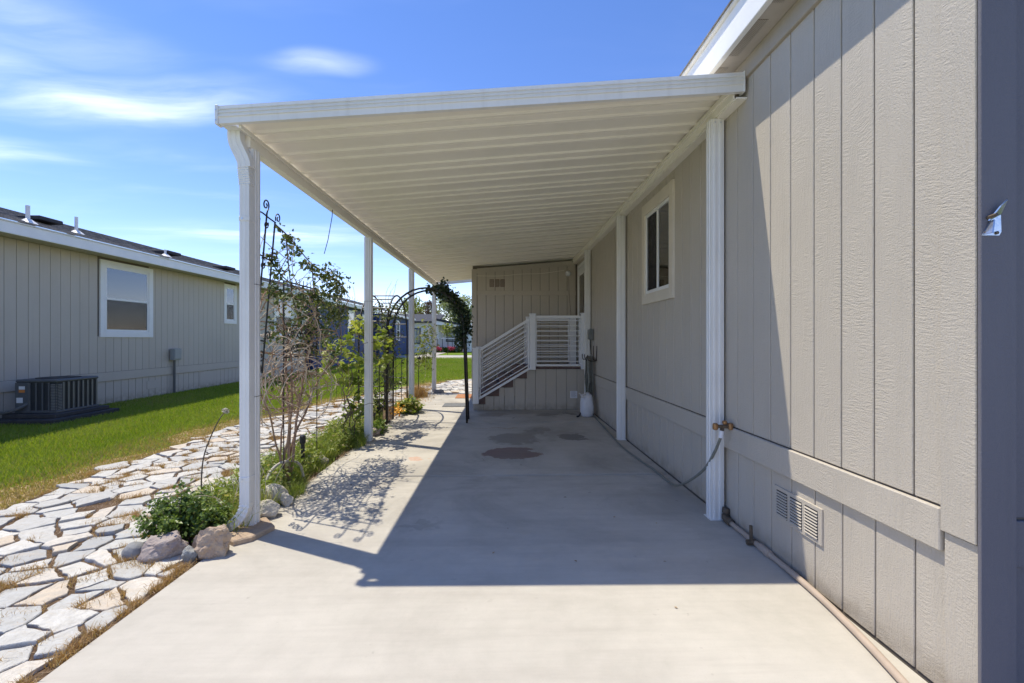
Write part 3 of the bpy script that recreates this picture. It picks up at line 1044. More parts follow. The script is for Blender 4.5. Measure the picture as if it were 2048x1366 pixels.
def wpart(name, mb, mat, parent):
    return link(name, mb, mat, parent)


tx = HX - 0.024
for (y0, y1, z0, z1) in ((WY0, WY0 + 0.105, WZ0, WZ1), (WY1 - 0.105, WY1, WZ0, WZ1), (WY0 + 0.105, WY1 - 0.105, WZ1 - 0.13, WZ1), (WY0 + 0.105, WY1 - 0.105, WZ0, WZ0 + 0.115)):
    wpart('casing', MB().bbox(tx, HX + 0.008, y0, y1, z0, z1, 0.003), 'trim_cream', win)
fy0, fy1, fz0, fz1 = WY0 + 0.105, WY1 - 0.105, WZ0 + 0.115, WZ1 - 0.13
for (y0, y1, z0, z1) in ((fy0, fy0 + 0.04, fz0, fz1), (fy1 - 0.04, fy1, fz0, fz1), (fy0 + .04, fy1 - .04, fz1 - 0.04, fz1), (fy0 + .04, fy1 - .04, fz0, fz0 + 0.04)):
    wpart('frame', MB().bbox(HX - 0.010, HX + 0.008, y0, y1, z0, z1, 0.003), 'frame_white', win)
ymid = (fy0 + fy1) / 2
wpart('mullion', MB().bbox(HX - 0.006, HX + 0.008, ymid - 0.022, ymid + 0.022, fz0 + .04, fz1 - .04, 0.003), 'frame_white', win)
wpart('pane', MB().box(HX + 0.001, HX + 0.004, fy0 + .04, ymid - .022, fz0 + .04, fz1 - .04), 'glass', win)
wpart('pane', MB().box(HX + 0.003, HX + 0.006, ymid + .022, fy1 - .04, fz0 + .04, fz1 - .04), 'glass', win)
for q in range(26):
    z = fz0 + 0.05 + q * (fz1 - fz0 - 0.1) / 26
    wpart('blind_slat', MB().box(HX + 0.0085, HX + 0.0112, fy0 + 0.05, ymid - 0.03, z, z + 0.024), 'meter_grey', win)
wpart('screen', MB().box(HX - 0.001, HX + 0.0005, ymid + 0.022, fy1 - 0.04, fz0 + .04, fz1 - .04), 'insect_screen', win)
# door onto the porch, in the same wall
door = bpy.data.objects.new('door', None); COL.objects.link(door); door.parent = house; door.location = (HX - house.location.x, 9.6 - 6, 0.83)
DY0, DY1, DZ0, DZ1 = 9.13, 10.07, 0.85, 3.0
for (y0, y1, z0, z1) in ((DY0, DY0 + 0.07, DZ0, DZ1), (DY1 - 0.07, DY1, DZ0, DZ1), (DY0 + .07, DY1 - .07, DZ1 - 0.07, DZ1)):
    link('door_casing', MB().bbox(HX - 0.022, HX + 0.006, y0, y1, z0, z1, 0.003), 'fascia_white', door)
link('door_leaf', MB().bbox(HX - 0.008, HX + 0.008, DY0 + .075, DY1 - .075, DZ0, DZ1 - 0.075, 0.003), 'vinyl_white', door)
link('door_pane', MB().box(HX - 0.012, HX - 0.009, DY0 + 0.17, DY1 - 0.17, 1.75, 2.75), 'glass', door)
link('door_pane_backing', MB().box(HX - 0.0088, HX - 0.0083, DY0 + 0.17, DY1 - 0.17, 1.75, 2.75), 'meter_grey', door)
link('door_rail', MB().box(HX - 0.016, HX - 0.0082, DY0 + 0.17, DY1 - 0.17, 1.70, 1.748), 'frame_white', door)
# crawl-space vent in the skirting: three banks of louvres
vy0, vy1, vz0, vz1 = 2.415, 2.845, 0.268, 0.470
vent = link('skirting_vent', MB().bbox(HX - 0.004, HX + 0.008, vy0, vy1, vz0, vz1, 0.002), 'siding_taupe', house)
for b in range(3):
    y0 = vy0 + 0.030 + b * 0.132
    link('vent_recess', MB().box(HX - 0.0052, HX - 0.0045, y0, y0 + 0.105, vz0 + 0.022, vz1 - 0.022), 'room_dark', vent)
    lv = MB()
    for q in range(9):
        z = vz0 + 0.026 + q * 0.0172
        lv.quadbox([(HX - 0.0110, y0, z), (HX - 0.0056, y0, z + 0.004), (HX - 0.0056, y0 + .105, z + 0.004), (HX - 0.0110, y0 + .105, z),
                    (HX - 0.0110, y0, z + 0.0030), (HX - 0.0056, y0, z + 0.0085), (HX - 0.0056, y0 + .105, z + 0.0085), (HX - 0.0110, y0 + .105, z + 0.0030)])
    link('vent_louvre', lv, 'siding_taupe', vent)
# the wing closing the far end of the carport
BY, BX0 = 10.25, -0.635
wing_core = link('wing_wall', MB().box(BX0 + 0.02, HX + 0.1, BY + 0.012, 17.0, -0.1, 3.02), 'groove_shadow', house)


def wz(a):
    return 2.955 + (a - BX0) * 0.0873


for (a0, a1) in steps(BX0 + 0.12, HX - 0.03):
    mid = (a0 + a1) / 2
    link('siding_board', MB().bbox(a0 + .004, a1 - .004, BY, BY + 0.012, 0.005, 2.372, 0.003), 'siding_taupe', house, fix=False)
    link('siding_board', MB().bbox(a0 + .004, a1 - .004, BY, BY + 0.012, 2.468, wz(mid) - 0.09, 0.003), 'siding_taupe', house, fix=False)
link('batten', MB().bbox(BX0 + 0.118, HX - 0.03, BY - 0.012, BY + 0.006, 2.370, 2.470, 0.003), 'siding_taupe', house)
link('corner_board', MB().bbox(BX0, BX0 + 0.115, BY - 0.018, BY + 0.02, 0.005, wz(BX0) - 0.005, 0.003), 'siding_taupe', house)
link('wing_side_wall', MB().box(BX0 + 0.004, BX0 + 0.02, BY + 0.021, 17.0, 0.0, 2.94), 'siding_taupe', house)
fb = MB(); fb.quadbox([(BX0 + .117, BY - 0.014, wz(BX0 + .117) - 0.10), (HX - 0.03, BY - 0.014, wz(HX - .03) - 0.10), (HX - 0.03, BY + 0.008, wz(HX - .03) - 0.10), (BX0 + .117, BY + 0.008, wz(BX0 + .117) - 0.10),
                       (BX0 + .117, BY - 0.014, wz(BX0 + .117) - 0.0), (HX - 0.03, BY - 0.014, wz(HX - .03) - 0.0), (HX - 0.03, BY + 0.008, wz(HX - .03)), (BX0 + .117, BY + 0.008, wz(BX0 + .117))])
link('frieze_board', fb, 'siding_taupe', house)
for q in range(3):
    x = -0.235 + q * 0.122
    v = link('gable_vent', MB().bbox(x, x + 0.098, BY - 0.010, BY + 0.002, 2.555, 2.725, 0.002), 'step_brown', house)
    lv = MB()
    for r in range(8):
        z = 2.565 + r * 0.0195
        lv.quadbox([(x + .008, BY - 0.018, z), (x + .09, BY - 0.018, z), (x + .09, BY - 0.0105, z + .006), (x + .008, BY - 0.0105, z + .006), (x + .008, BY - 0.018, z + .003), (x + .09, BY - 0.018, z + .003), (x + .09, BY - 0.0105, z + .010), (x + .008, BY - 0.0105, z + .010)])
    link('vent_louvre', lv, 'siding_taupe', v)

# ------------------------------------------------------------------ porch: skirted steps, deck, railings
porch = thing('porch_steps', 'skirted porch with brown steps and white horizontal-bar railings under the carport', 'porch', (0.6, 9.5, 0))
PY = 8.87
DK = 0.80
STEP = [(0.255, 0.525, 0.80), (-0.015, 0.255, 0.625), (-0.285, -0.015, 0.455), (-0.435, -0.285, 0.30)]
# skirting boards of the front, stepped
cuts_ = sorted(set([round(v, 4) for v in list(np.arange(-0.525, 1.70, PITCH)) + [1.70] + [q[0] for q in STEP] + [q[1] for q in STEP]]))
for (a0, a1) in zip(cuts_[:-1], cuts_[1:]):
    mid = (a0 + a1) / 2
    top = DK - 0.006 if mid > 0.525 else 0.12
    for (s0, s1, z) in STEP:
        if s0 <= mid < s1:
            top = z - 0.186
    g0_, g1_ = (0.003 if abs(((a0 + 0.525) / PITCH) - round((a0 + 0.525) / PITCH)) < 1e-3 else 0.0003), (0.003 if abs(((a1 + 0.525) / PITCH) - round((a1 + 0.525) / PITCH)) < 1e-3 else 0.0003)
    link('skirting_board', MB().bbox(a0 + g0_, a1 - g1_, PY, PY + 0.012, 0.004, top, 0.0015), 'siding_taupe', porch, fix=False)
link('skirting_core', MB().box(-0.50, 1.70, PY + 0.0125, 10.2, 0.0, 0.11), 'groove_shadow', porch)
link('skirting_core', MB().box(0.53, 1.70, PY + 0.0125, 10.2, 0.111, DK - 0.031), 'groove_shadow', porch)
for (s0, s1, z) in STEP:
    st = link('step', MB().bbox(s0 + .001, s1 - .001, PY - 0.004, 10.19, z - 0.18, z, 0.004), 'step_brown', porch)
    link('tread', MB().bbox(s0 - 0.03, s1 - .002, PY - 0.010, 10.195, z + 0.001, z + 0.026, 0.004), 'step_brown', st)
for q in range(8):
    x = 0.528 + q * 0.148
    link('deck_board', MB().bbox(x, x + 0.142, PY - 0.02, 10.2, DK, DK + 0.028, 0.003), 'step_brown', porch)


def rail_panel_flat(y, x0, x1, z0, z1):
    link('top_rail', MB().bbox(x0, x1, y - 0.022, y + 0.022, z1 - 0.055, z1, 0.006), 'vinyl_white', porch)
    link('bottom_rail', MB().bbox(x0, x1, y - 0.02, y + 0.02, z0, z0 + 0.042, 0.005), 'vinyl_white', porch)
    nb = 9
    for q in range(nb):
        z = z0 + 0.042 + (q + 0.55) * (z1 - 0.055 - z0 - 0.042) / nb
        link('bar', MB().tube([(x0, y, z), (x1, y, z)], 0.0095, n=8), 'vinyl_white', porch)
    for x in (x0 + 0.012, x1 - 0.012):
        link('stile', MB().bbox(x - 0.011, x + 0.011, y - 0.013, y + 0.013, z0 + 0.043, z1 - 0.056, 0.003), 'vinyl_white', porch)


def rail_panel_slope(y, x0, zb0, zt0, x1, zb1, zt1):
    link('top_rail', MB().beam((x0, y, zt0 - 0.025), (x1, y, zt1 - 0.025), 0.044, 0.05), 'vinyl_white', porch)
    link('bottom_rail', MB().beam((x0, y, zb0 + 0.02), (x1, y, zb1 + 0.02), 0.04, 0.04), 'vinyl_white', porch)
    nb = 9
    for q in range(nb):
        t = (q + 0.75) / (nb + 0.6)
        link('bar', MB().tube([(x0, y, zb0 + 0.02 + (zt0 - zb0 - 0.045) * t), (x1, y, zb1 + 0.02 + (zt1 - zb1 - 0.045) * t)], 0.0095, n=8), 'vinyl_white', porch)
    for (x, a, b) in ((x0 + 0.02, zb0, zt0), (x1 - 0.02, zb1, zt1)):
        s = (zb1 - zb0) / (x1 - x0) * 0.02 * (1 if x < (x0 + x1) / 2 else -1)
        link('stile', MB().bbox(x - 0.011, x + 0.011, y - 0.013, y + 0.013, a + s + 0.035, b + s - 0.04, 0.003), 'vinyl_white', porch)


def rail_post(x, y, z0, z1, w=0.115):
    p = link('railing_post', MB().bbox(x - w / 2, x + w / 2, y - w / 2, y + w / 2, z0, z1 - 0.02, 0.006), 'vinyl_white', porch)
    c = MB(); c.prism([(x - w / 2 - 0.008, y - w / 2 - 0.008), (x + w / 2 + 0.008, y - w / 2 - 0.008), (x + w / 2 + 0.008, y + w / 2 + 0.008), (x - w / 2 - 0.008, y + w / 2 + 0.008)], 2, z1 - 0.02, z1)
    link('post_cap', c, 'vinyl_white', p)


for (y, w) in ((PY - 0.075, 0.115), (10.02, 0.115)):
    z0 = 0.14 if y < 9 else 0.31
    rail_post(-0.465, y, z0, 1.215)
    rail_post(0.63, y, DK - 0.01 if y < 9 else DK + 0.03, 1.875)
    rail_panel_slope(y, -0.405, 0.215, 1.19, 0.57, 0.795, 1.79)
    if y < 9:
        rail_post(1.625, y, DK - 0.0, 1.89, 0.11)
        rail_panel_flat(y, 0.69, 1.565, DK + 0.055, 1.84)
    else:
        rail_post(1.60, y, DK + 0.03, 1.875, 0.15)
        rail_panel_flat(y, 0.69, 1.52, DK + 0.075, 1.84)
# sticker plate on the skirting
st = link('notice_plate', MB().bbox(1.372, 1.512, PY - 0.006, PY - 0.0005, 0.228, 0.368, 0.002), 'sticker_white', None)
tag(st, 'small square white notice plate on the porch skirting near the sack', 'notice')
for q in range(5):
    link('print_line', MB().box(1.39, 1.39 + (0.10 if q % 2 else 0.085), PY - 0.0072, PY - 0.0062, 0.25 + q * 0.024, 0.256 + q * 0.024), 'print_grey', st)

# ------------------------------------------------------------------ carport
carport = thing('carport', 'cream and white aluminium carport with ribbed roof standing over the concrete driveway', 'carport', (0, 8, 0))
RS = 0.0873


def roofz(x):
    return 2.905 + RS * (x + 1.85)


def lx(y, base=-1.85):
    return base + 0.014 * (y - 3.4)


RY0, RY1 = 3.165, 12.60
XR = 1.70
pan_edges = [RY0 + 0.02]
while pan_edges[-1] + 0.26 < RY1:
    pan_edges.append(pan_edges[-1] + (0.250 if len(pan_edges) % 2 else 0.156))
for k in range(len(pan_edges) - 1):
    y0 = pan_edges[k]; PW_ = pan_edges[k + 1] - y0; dw = PW_ - PITCH
    # underside profile: flat pan, raised rib, small stiffener step
    prof = [(0.0, 0.046), (0.006, 0.050), (0.030, 0.046), (0.042, 0.020), (0.048, 0.016), (0.120 + dw, 0.012), (0.152 + dw, 0.008), (0.162 + dw, -0.007), (0.166 + dw, -0.009), (0.180 + dw, -0.009), (0.184 + dw, -0.007), (0.188 + dw, 0.040), (PW_ - 0.0006, 0.046)]
    mb = MB()
    n = len(prof)
    for top in (0, 1):
        for (dy, dz) in prof:
            for x in (lx(y0, -1.858), XR):
                mb.v.append((x, y0 + dy, roofz(x) + dz + top * 0.0012))
    for i in range(n - 1):
        mb.f.append((2 * i, 2 * i + 1, 2 * i + 3, 2 * i + 2))
        b = 2 * n
        mb.f.append((b + 2 * i, b + 2 * i + 2, b + 2 * i + 3, b + 2 * i + 1))
    link('roof_pan', mb, 'aluminium_cream', carport, fix=False)
# front fascia: ribbed extrusion
YF = 3.147
fp = [(0, 0)]
pr = [(0.0, 0.0), (0.0, 0.042), (-0.010, 0.045), (-0.010, 0.051), (0.0, 0.054), (0.0, 0.068), (-0.010, 0.071), (-0.010, 0.077), (0.0, 0.080), (0.0, 0.092), (-0.010, 0.095), (-0.010, 0.101), (0.0, 0.104), (0.0, 0.123), (0.03, 0.123), (0.03, 0.118), (0.006, 0.118), (0.006, 0.006), (0.034, 0.006), (0.034, 0.0)]
mb = MB(); n = len(pr)
for (x, zb, sc) in ((-1.914, 2.856, 0.98), (1.706, 3.127, 1.10)):
    for (dy, dz) in pr:
        mb.v.append((x, YF + dy, zb + dz * sc))
mb.f.append(tuple(range(n))); mb.f.append(tuple(range(n, 2 * n))[::-1])
for i in range(n):
    j = (i + 1) % n
    mb.f.append((i, n + i, n + j, j))
fas = link('front_fascia', mb, 'aluminium_white', carport)
link('end_cap', MB().bbox(-1.934, -1.9145, YF - 0.010, YF + 0.05, 2.850, 2.980, 0.002), 'aluminium_white', fas)
for z in (2.875, 2.945):
    link('screw', MB().disc((-1.926, YF - 0.014, z), 0.005, 0.004, 1, 8), 'zinc', fas)
link('end_cap', MB().bbox(1.7065, 1.716, YF - 0.010, YF + 0.06, 3.122, 3.268, 0.002), 'aluminium_white', fas)
# gutter along the low side
gm = MB()
ga = [(-0.062, 0.0), (0.03, 0.0), (0.03, 0.004), (-0.058, 0.004), (-0.058, 0.108), (-0.062, 0.108)]
n = len(ga)
for y in (YF + 0.05, RY1):
    for (dx, dz) in ga:
        gm.v.append((lx(y, -1.855) + dx, y, 2.862 + dz))
gm.f.append(tuple(range(n))); gm.f.append(tuple(range(n, 2 * n))[::-1])
for i in range(n):
    gm.f.append((i, n + i, n + (i + 1) % n, (i + 1) % n))
link('gutter', gm, 'aluminium_white', carport)
# low beam on posts
bm_ = MB()
for (y) in (YF + 0.036, RY1 - 0.05):
    pass
c8 = []
for z in (2.775, 2.868):
    c8 += [(lx(YF + .04, -1.865), YF + 0.19, z), (lx(YF + .04, -1.80), YF + 0.19, z), (lx(RY1, -1.80), RY1 - 0.04, z), (lx(RY1, -1.865), RY1 - 0.04, z)]
link('low_beam', MB().quadbox(c8), 'aluminium_cream', carport)
c8 = []
for z in (2.846, 2.872):
    c8 += [(lx(YF + .04, -1.7995), YF + 0.042, z), (lx(YF + .04, -1.782), YF + 0.042, z), (lx(RY1, -1.782), RY1 - 0.042, z), (lx(RY1, -1.7995), RY1 - 0.042, z)]
link('beam_lip', MB().quadbox(c8), 'aluminium_cream', carport)
for k in range(26):
    y = 3.32 + k * PITCH * 1.0 * 1.75
    link('screw', MB().disc((lx(y, -1.797), y, 2.858), 0.005, 0.004, 0, 6), 'zinc', carport)
# wall-side header: upper channel and lower box
link('wall_header', MB().box(1.655, 1.664, YF + 0.04, RY1 - 1.0, 3.095, 3.206), 'aluminium_cream', carport)
link('wall_header', MB().box(1.6645, 1.700, YF + 0.04, RY1 - 1.0, 3.196, 3.205), 'aluminium_cream', carport)
link('header_flange', MB().box(1.6645, 1.7405, YF + 0.015, RY1 - 1.0, 3.084, 3.0945), 'aluminium_cream', carport)
link('header_web', MB().box(1.640, 1.6545, YF + 0.045, RY1 - 1.0, 3.150, 3.162), 'aluminium_cream', carport)
# rear fascia
mb = MB(); mb.quadbox([(lx(RY1, -1.90), RY1 - 0.02, 2.86), (BX0, RY1 - 0.02, 2.965), (BX0, RY1, 2.965), (lx(RY1, -1.90), RY1, 2.86), (lx(RY1, -1.90), RY1 - 0.02, 2.99), (BX0, RY1 - 0.02, 3.09), (BX0, RY1, 3.09), (lx(RY1, -1.90), RY1, 2.99)])
link('rear_fascia', mb, 'aluminium_cream', carport)


def fluted_post(x, y, z0, z1, w=0.092, d=0.092, mat='aluminium_white'):
    """square post with two raised flutes on each face"""
    h = w / 2; k = d / 2; e = 0.007
    prof = [(-h, -k), (-h + .018, -k), (-h + .022, -k - e), (-h + .036, -k - e), (-h + .040, -k), (h - .040, -k), (h - .036, -k - e), (h - .022, -k - e), (h - .018, -k), (h, -k)]
    sides = prof + [(h, -k + .018), (h + e, -k + .022), (h + e, -k + .036), (h, -k + .040), (h, k - .040), (h + e, k - .036), (h + e, k - .022), (h, k - .018), (h, k)]
    back = [(-a, -b) for a, b in prof][1:] + [(-h, k - .018), (-h - e, k - .022), (-h - e, k - .036), (-h, k - .040), (-h, -k + .040), (-h - e, -k + .036), (-h - e, -k + .022), (-h, -k + .018)]
    p = link('post', MB().prism([(x + a, y + b) for a, b in sides + back], 2, z0, z1), mat, carport)
    for s in (-1, 1):
        link('bolt', MB().disc((x + s * 0.022, y - k - e - 0.004, z1 - 0.03), 0.006, 0.005, 1, 8), 'zinc', p)
    return p


for y in (3.40, 6.27, 9.08, 11.9):
    fluted_post(lx(y, -1.835), y, -0.02, 2.774, mat='aluminium_white' if y < 4 else 'aluminium_white')
for y in (3.50, 6.25, 8.66):
    p = fluted_post(1.672, y, 0.0, 3.083, 0.10, 0.088)
    link('base_plate', MB().box(1.672 - 0.062, 1.672 + 0.062, y - 0.058, y + 0.058, 0.0005, 0.006), 'aluminium_white', p)

# downspout on the front post
ds = thing('downspout', 'white ribbed metal downspout strapped to the front carport post', 'downspout', (-1.85, 3.26, 0))
X0, Y0 = -1.812, 3.305


def rect_tube(name, pts, w, d, ribs=True):
    """rectangular corrugated pipe along a path in the XZ plane at fixed Y (w along X-ish, d along Y)"""
    pts = [Vector(q) for q in pts]; mb = MB()
    prof = [(-.5, -.5), (-.30, -.5), (-.26, -.45), (-.16, -.45), (-.12, -.5), (.12, -.5), (.16, -.45), (.26, -.45), (.30, -.5), (.5, -.5), (.5, .5), (-.5, .5)]
    n = len(prof)
    for i, q in enumerate(pts):
        t = (pts[min(i + 1, len(pts) - 1)] - pts[max(i - 1, 0)]).normalized()
        s = Vector((0, 1, 0)).cross(t).normalized() if abs(t.y) < 0.9 else Vector((1, 0, 0))
        s = t.cross(Vector((0, 1, 0))).normalized()
        k = 1.0
        if ribs and i % 2 == 1:
            k = 0.88
        if s.x < 0:
            s = -s
        v = s.cross(t).normalized()
        if v.y < 0:
            v = -v
        for (a, b) in prof:
            mb.v.append(tuple(q + s * (a * w * k) + v * (b * d * k)))
    for i in range(len(pts) - 1):
        for j in range(n):
            j2 = (j + 1) % n
            mb.f.append((i * n + j, i * n + j2, (i + 1) * n + j2, (i + 1) * n + j))
    mb.f.append(tuple(range(n))); mb.f.append(tuple((len(pts) - 1) * n + j for j in range(n))[::-1])
    return link(name, mb, 'aluminium_white', ds)


rect_tube('pipe', [(X0, Y0, 0.20), (X0, Y0, 2.50)], 0.068, 0.060, False)
el = []
for k in range(10):
    t = k / 9
    s = t * t * (3 - 2 * t)
    u_ = min(1.0, max(0.0, (t - 0.18) / 0.82)); u_ = u_ * u_ * (3 - 2 * u_)
    el.append((X0 - 0.066 * (1 - u_), Y0 - 0.012 * (1 - s), 2.862 - 0.25 * t))
rect_tube('elbow', el, 0.088, 0.068, False)
el = []
for k in range(17):
    t = k / 16
    s = t * t * (3 - 2 * t)
    el.append((X0 - 0.010 * (1 - s), Y0, 2.618 - 0.13 * t))
rect_tube('elbow', el, 0.082, 0.067, True)
# lower kick-out
el = []
for k in range(15):
    t = k / 14
    a = math.radians(58) * t
    el.append((X0 - 0.13 * (1 - math.cos(a)) * 1.95, Y0 - 0.02 * t, 0.225 - 0.20 * math.sin(a)))
rect_tube('elbow', el, 0.073, 0.064, True)
for z in (2.245, 0.395):
    link('strap', MB().bbox(X0 - 0.037, X0 + 0.037, Y0 - 0.034, Y0 + 0.046, z - 0.016, z + 0.016, 0.002), 'aluminium_white', ds)
    link('screw', MB().disc((X0 - 0.012, Y0 - 0.039, z), 0.006, 0.006, 1, 8), 'zinc', ds)

# hanging cable from the beam
mb = MB(); mb.tube([(-1.79, 4.93, 2.87), (-1.80, 4.93, 2.7), (-1.84, 4.92, 2.45), (-1.88, 4.92, 2.30)], 0.004, n=5)
o = link('hanging_cable', mb, 'plastic_black'); tag(o, 'thin black cable hanging from the carport beam into the vine', 'cable')
# wire ties round the posts
mb = MB()
for y, z in ((3.42, 1.79), (3.42, 0.97), (6.27, 1.90)):
    x = lx(y, -1.835)
    mb.tube([(x + 0.057, y - .058, z), (x + 0.057, y + .058, z), (x - .057, y + .058, z), (x - .057, y - .058, z), (x + .057, y - .058, z)], 0.0018, n=4)
o = link('tie_wire', mb, 'iron_rust'); tag(o, 'thin wires tied round the left carport posts', 'wire')

# ------------------------------------------------------------------ bracket on the end wall
br = thing('metal_bracket', 'bent shiny metal bracket on the dark end wall at the right edge', 'bracket', (1.765, HY0 - 0.012, 1.76))
yw = HY0 - 0.0345
pl = MB(); pl.prism([(1.737, 1.762), (1.800, 1.762), (1.808, 1.775), (1.806, 1.835), (1.79, 1.842), (1.770, 1.820), (1.752, 1.790)], 1, yw - 0.002, yw)
plate = link('plate', pl, 'zinc', br)
fl = MB()
fl.v = [(1.757, yw - 0.003, 1.815), (1.800, yw - 0.003, 1.838), (1.806, yw - 0.020, 1.885), (1.778, yw - 0.024, 1.862), (1.759, yw - 0.006, 1.813), (1.802, yw - 0.006, 1.836), (1.808, yw - 0.023, 1.883), (1.780, yw - 0.027, 1.860)]
fl.f = [(0, 1, 2, 3), (7, 6, 5, 4), (0, 4, 5, 1), (1, 5, 6, 2), (2, 6, 7, 3), (3, 7, 4, 0)]
link('folded_flap', fl, 'zinc', br)
fl = MB(); fl.quadbox([(1.742, yw - .03, 1.765), (1.748, yw - .03, 1.765), (1.748, yw - .003, 1.765), (1.742, yw - .003, 1.765), (1.764, yw - .016, 1.815), (1.770, yw - .016, 1.815), (1.770, yw - .003, 1.815), (1.764, yw - .003, 1.815)])
link('gusset', fl, 'zinc', br)
for (x, z) in ((1.750, 1.771), (1.790, 1.771), (1.772, 1.797)):
    link('screw', MB().disc((x, yw - 0.006, z), 0.006, 0.004, 1, 8), 'old_brass', br)
link('bolt', MB().tube([(1.758, yw - 0.001, 1.825), (1.760, yw - 0.03, 1.830)], 0.006, n=7), 'old_brass', br)

br.location.x -= 0.018

# ------------------------------------------------------------------ plumbing and hose along the wall
tap = thing('garden_tap', 'brass garden tap with two orange valve knobs on the front wall post', 'tap', (1.675, 3.43, 0.72))
yb = 3.40
link('body', MB().tube([(1.735, yb + 0.02, 0.735), (1.69, yb - 0.02, 0.735), (1.660, yb - 0.045, 0.735), (1.650, yb - 0.055, 0.705)], 0.016, n=8), 'old_brass', tap)
link('splitter', MB().tube([(1.615, yb - 0.06, 0.742), (1.70, yb - 0.06, 0.738)], 0.013, n=8), 'old_brass', tap)
for x in (1.598, 1.712):
    link('valve_knob', MB().lathe((x, yb - 0.062, 0.715), [(0.012, 0), (0.02, .008), (0.02, .042), (0.013, .05)], 10), 'brass', tap)
link('valve_knob', MB().lathe((1.672, yb - 0.055, 0.755), [(0.012, 0), (0.018, .008), (0.018, .022), (0.01, .028)], 10), 'brass', tap)
link('hose_coupling', MB().tube([(1.648, yb - .057, 0.708), (1.640, yb - .058, 0.655)], 0.018, n=10), 'sticker_white', tap)


def smooth(pts, n=8):
    """Catmull-Rom resample"""
    P = [Vector(q) for q in pts]
    P = [P[0] * 2 - P[1]] + P + [P[-1] * 2 - P[-2]]
    out = []
    for i in range(1, len(P) - 2):
        for k in range(n):
            t = k / n
            a, b, c, d = P[i - 1], P[i], P[i + 1], P[i + 2]
            out.append(0.5 * ((2 * b) + (c - a) * t + (2 * a - 5 * b + 4 * c - d) * t * t + (3 * b - a - 3 * c + d) * t ** 3))
    out.append(P[-2])
    return out


hose = thing('garden_hose', 'green hose from the brass tap along the floor to its wall rack', 'hose', (1.65, 5, 0))
link('hose_run', MB().tube(smooth([(1.641, yb - .058, 0.66), (1.632, 3.42, 0.53), (1.615, 3.56, 0.36), (1.59, 3.80, 0.19), (1.585, 4.05, 0.075), (1.62, 4.35, 0.018), (1.62, 4.7, 0.016), (1.585, 5.15, 0.016), (1.56, 5.6, 0.016), (1.565, 6.1, 0.016), (1.60, 6.7, 0.016), (1.635, 7.3, 0.016), (1.66, 7.9, 0.02), (1.672, 8.2, 0.10), (1.68, 8.32, 0.35), (1.69, 8.36, 0.7), (1.70, 8.37, 1.02), (1.70, 8.42, 1.06)]), 0.0105, n=8), 'hose_green', hose, smooth=True)
rh = random.Random(4)
for k in range(11):
    a = 8.28 + rh.uniform(-0.06, 0.05); b = 8.50 + rh.uniform(-0.06, 0.08); low = rh.uniform(0.18, 0.50); xx = 1.700 - rh.uniform(0.0, 0.10)
    link('hose_loop', MB().tube(smooth([(xx, a + .02, 1.02), (xx - .01, a, 0.85), (xx, a - .03, 0.6), (xx, (a + b) / 2 - .05, low), (xx, (a + b) / 2 + .05, low + .01), (xx - .01, b + .03, 0.62), (xx, b, 0.85), (xx, b - .02, 1.03), (xx + .01, (a + b) / 2, 1.06), (xx, a + .02, 1.02)], 5), 0.0105, n=6), 'hose_green', hose, smooth=True)
rack = thing('hose_rack', 'dark curved metal hose hanger fixed to the wall beside the porch', 'hose hanger', (1.73, 8.4, 1.0))
for y in (8.12, 8.42, 8.66):
    link('hook', MB().tube(smooth([(1.738, y, 1.26), (1.728, y, 1.02), (1.70, y, 0.99), (1.60, y, 0.995), (1.575, y, 1.04), (1.572, y, 1.10)], 4), 0.008, n=6), 'iron_rust', rack)
link('back_bar', MB().tube([(1.735, 8.10, 1.0), (1.735, 8.68, 1.0)], 0.008, n=6), 'iron_rust', rack)
eb = thing('outlet_box', 'grey weatherproof outlet box on the wall above the coiled hose', 'outlet box', (1.72, 8.45, 1.45))
link('box', MB().bbox(1.665, 1.738, 8.38, 8.53, 1.37, 1.57, 0.008), 'box_grey', eb)
link('lid', MB().bbox(1.652, 1.6645, 8.385, 8.525, 1.38, 1.56, 0.004), 'box_grey', eb)
link('plug_cord', MB().tube(smooth([(1.69, 8.45, 1.37), (1.685, 8.44, 1.25), (1.69, 8.42, 1.1)], 4), 0.010, n=6), 'plastic_black', eb)
# white sack
sk = thing('white_sack', 'white plastic sack slumped against the wall under the coiled hose', 'sack', (1.60, 8.2, 0))
mb = MB(); nr, ns = 12, 20
prf = [(0.02, 0.0), (0.115, 0.003), (0.138, 0.03), (0.147, 0.10), (0.143, 0.18), (0.138, 0.25), (0.128, 0.31), (0.118, 0.345), (0.10, 0.37), (0.075, 0.39), (0.05, 0.40), (0.012, 0.395)]
rk = random.Random(3)
for i, (r, z) in enumerate(prf):
    for k in range(ns):
        a = 2 * math.pi * k / ns
        w = 1 + 0.06 * math.sin(2 * a + 0.4 * i) + 0.05 * math.sin(5 * a + 1.3 * i) + rk.uniform(-.05, .05)
        sq = 1 / max(abs(math.cos(a)), abs(math.sin(a))) ** 0.45
        mb.v.append((1.565 - 0.02 * z + r * w * sq * math.cos(a) * 0.78, 8.14 + r * w * sq * math.sin(a), z + (rk.uniform(-.014, .014) if 1 < i else 0) + 0.05 * z * math.sin(a + 1)))
for i in range(nr - 1):
    for k in range(ns):
        mb.f.append((i * ns + k, i * ns + (k + 1) % ns, (i + 1) * ns + (k + 1) % ns, (i + 1) * ns + k))
mb.f.append(tuple(range(ns))[::-1]); mb.f.append(tuple((nr - 1) * ns + k for k in range(ns)))
link('bag', mb, 'sack_white', sk, smooth=True)
fm = MB(); rkf = random.Random(12); nu, nv = 7, 5
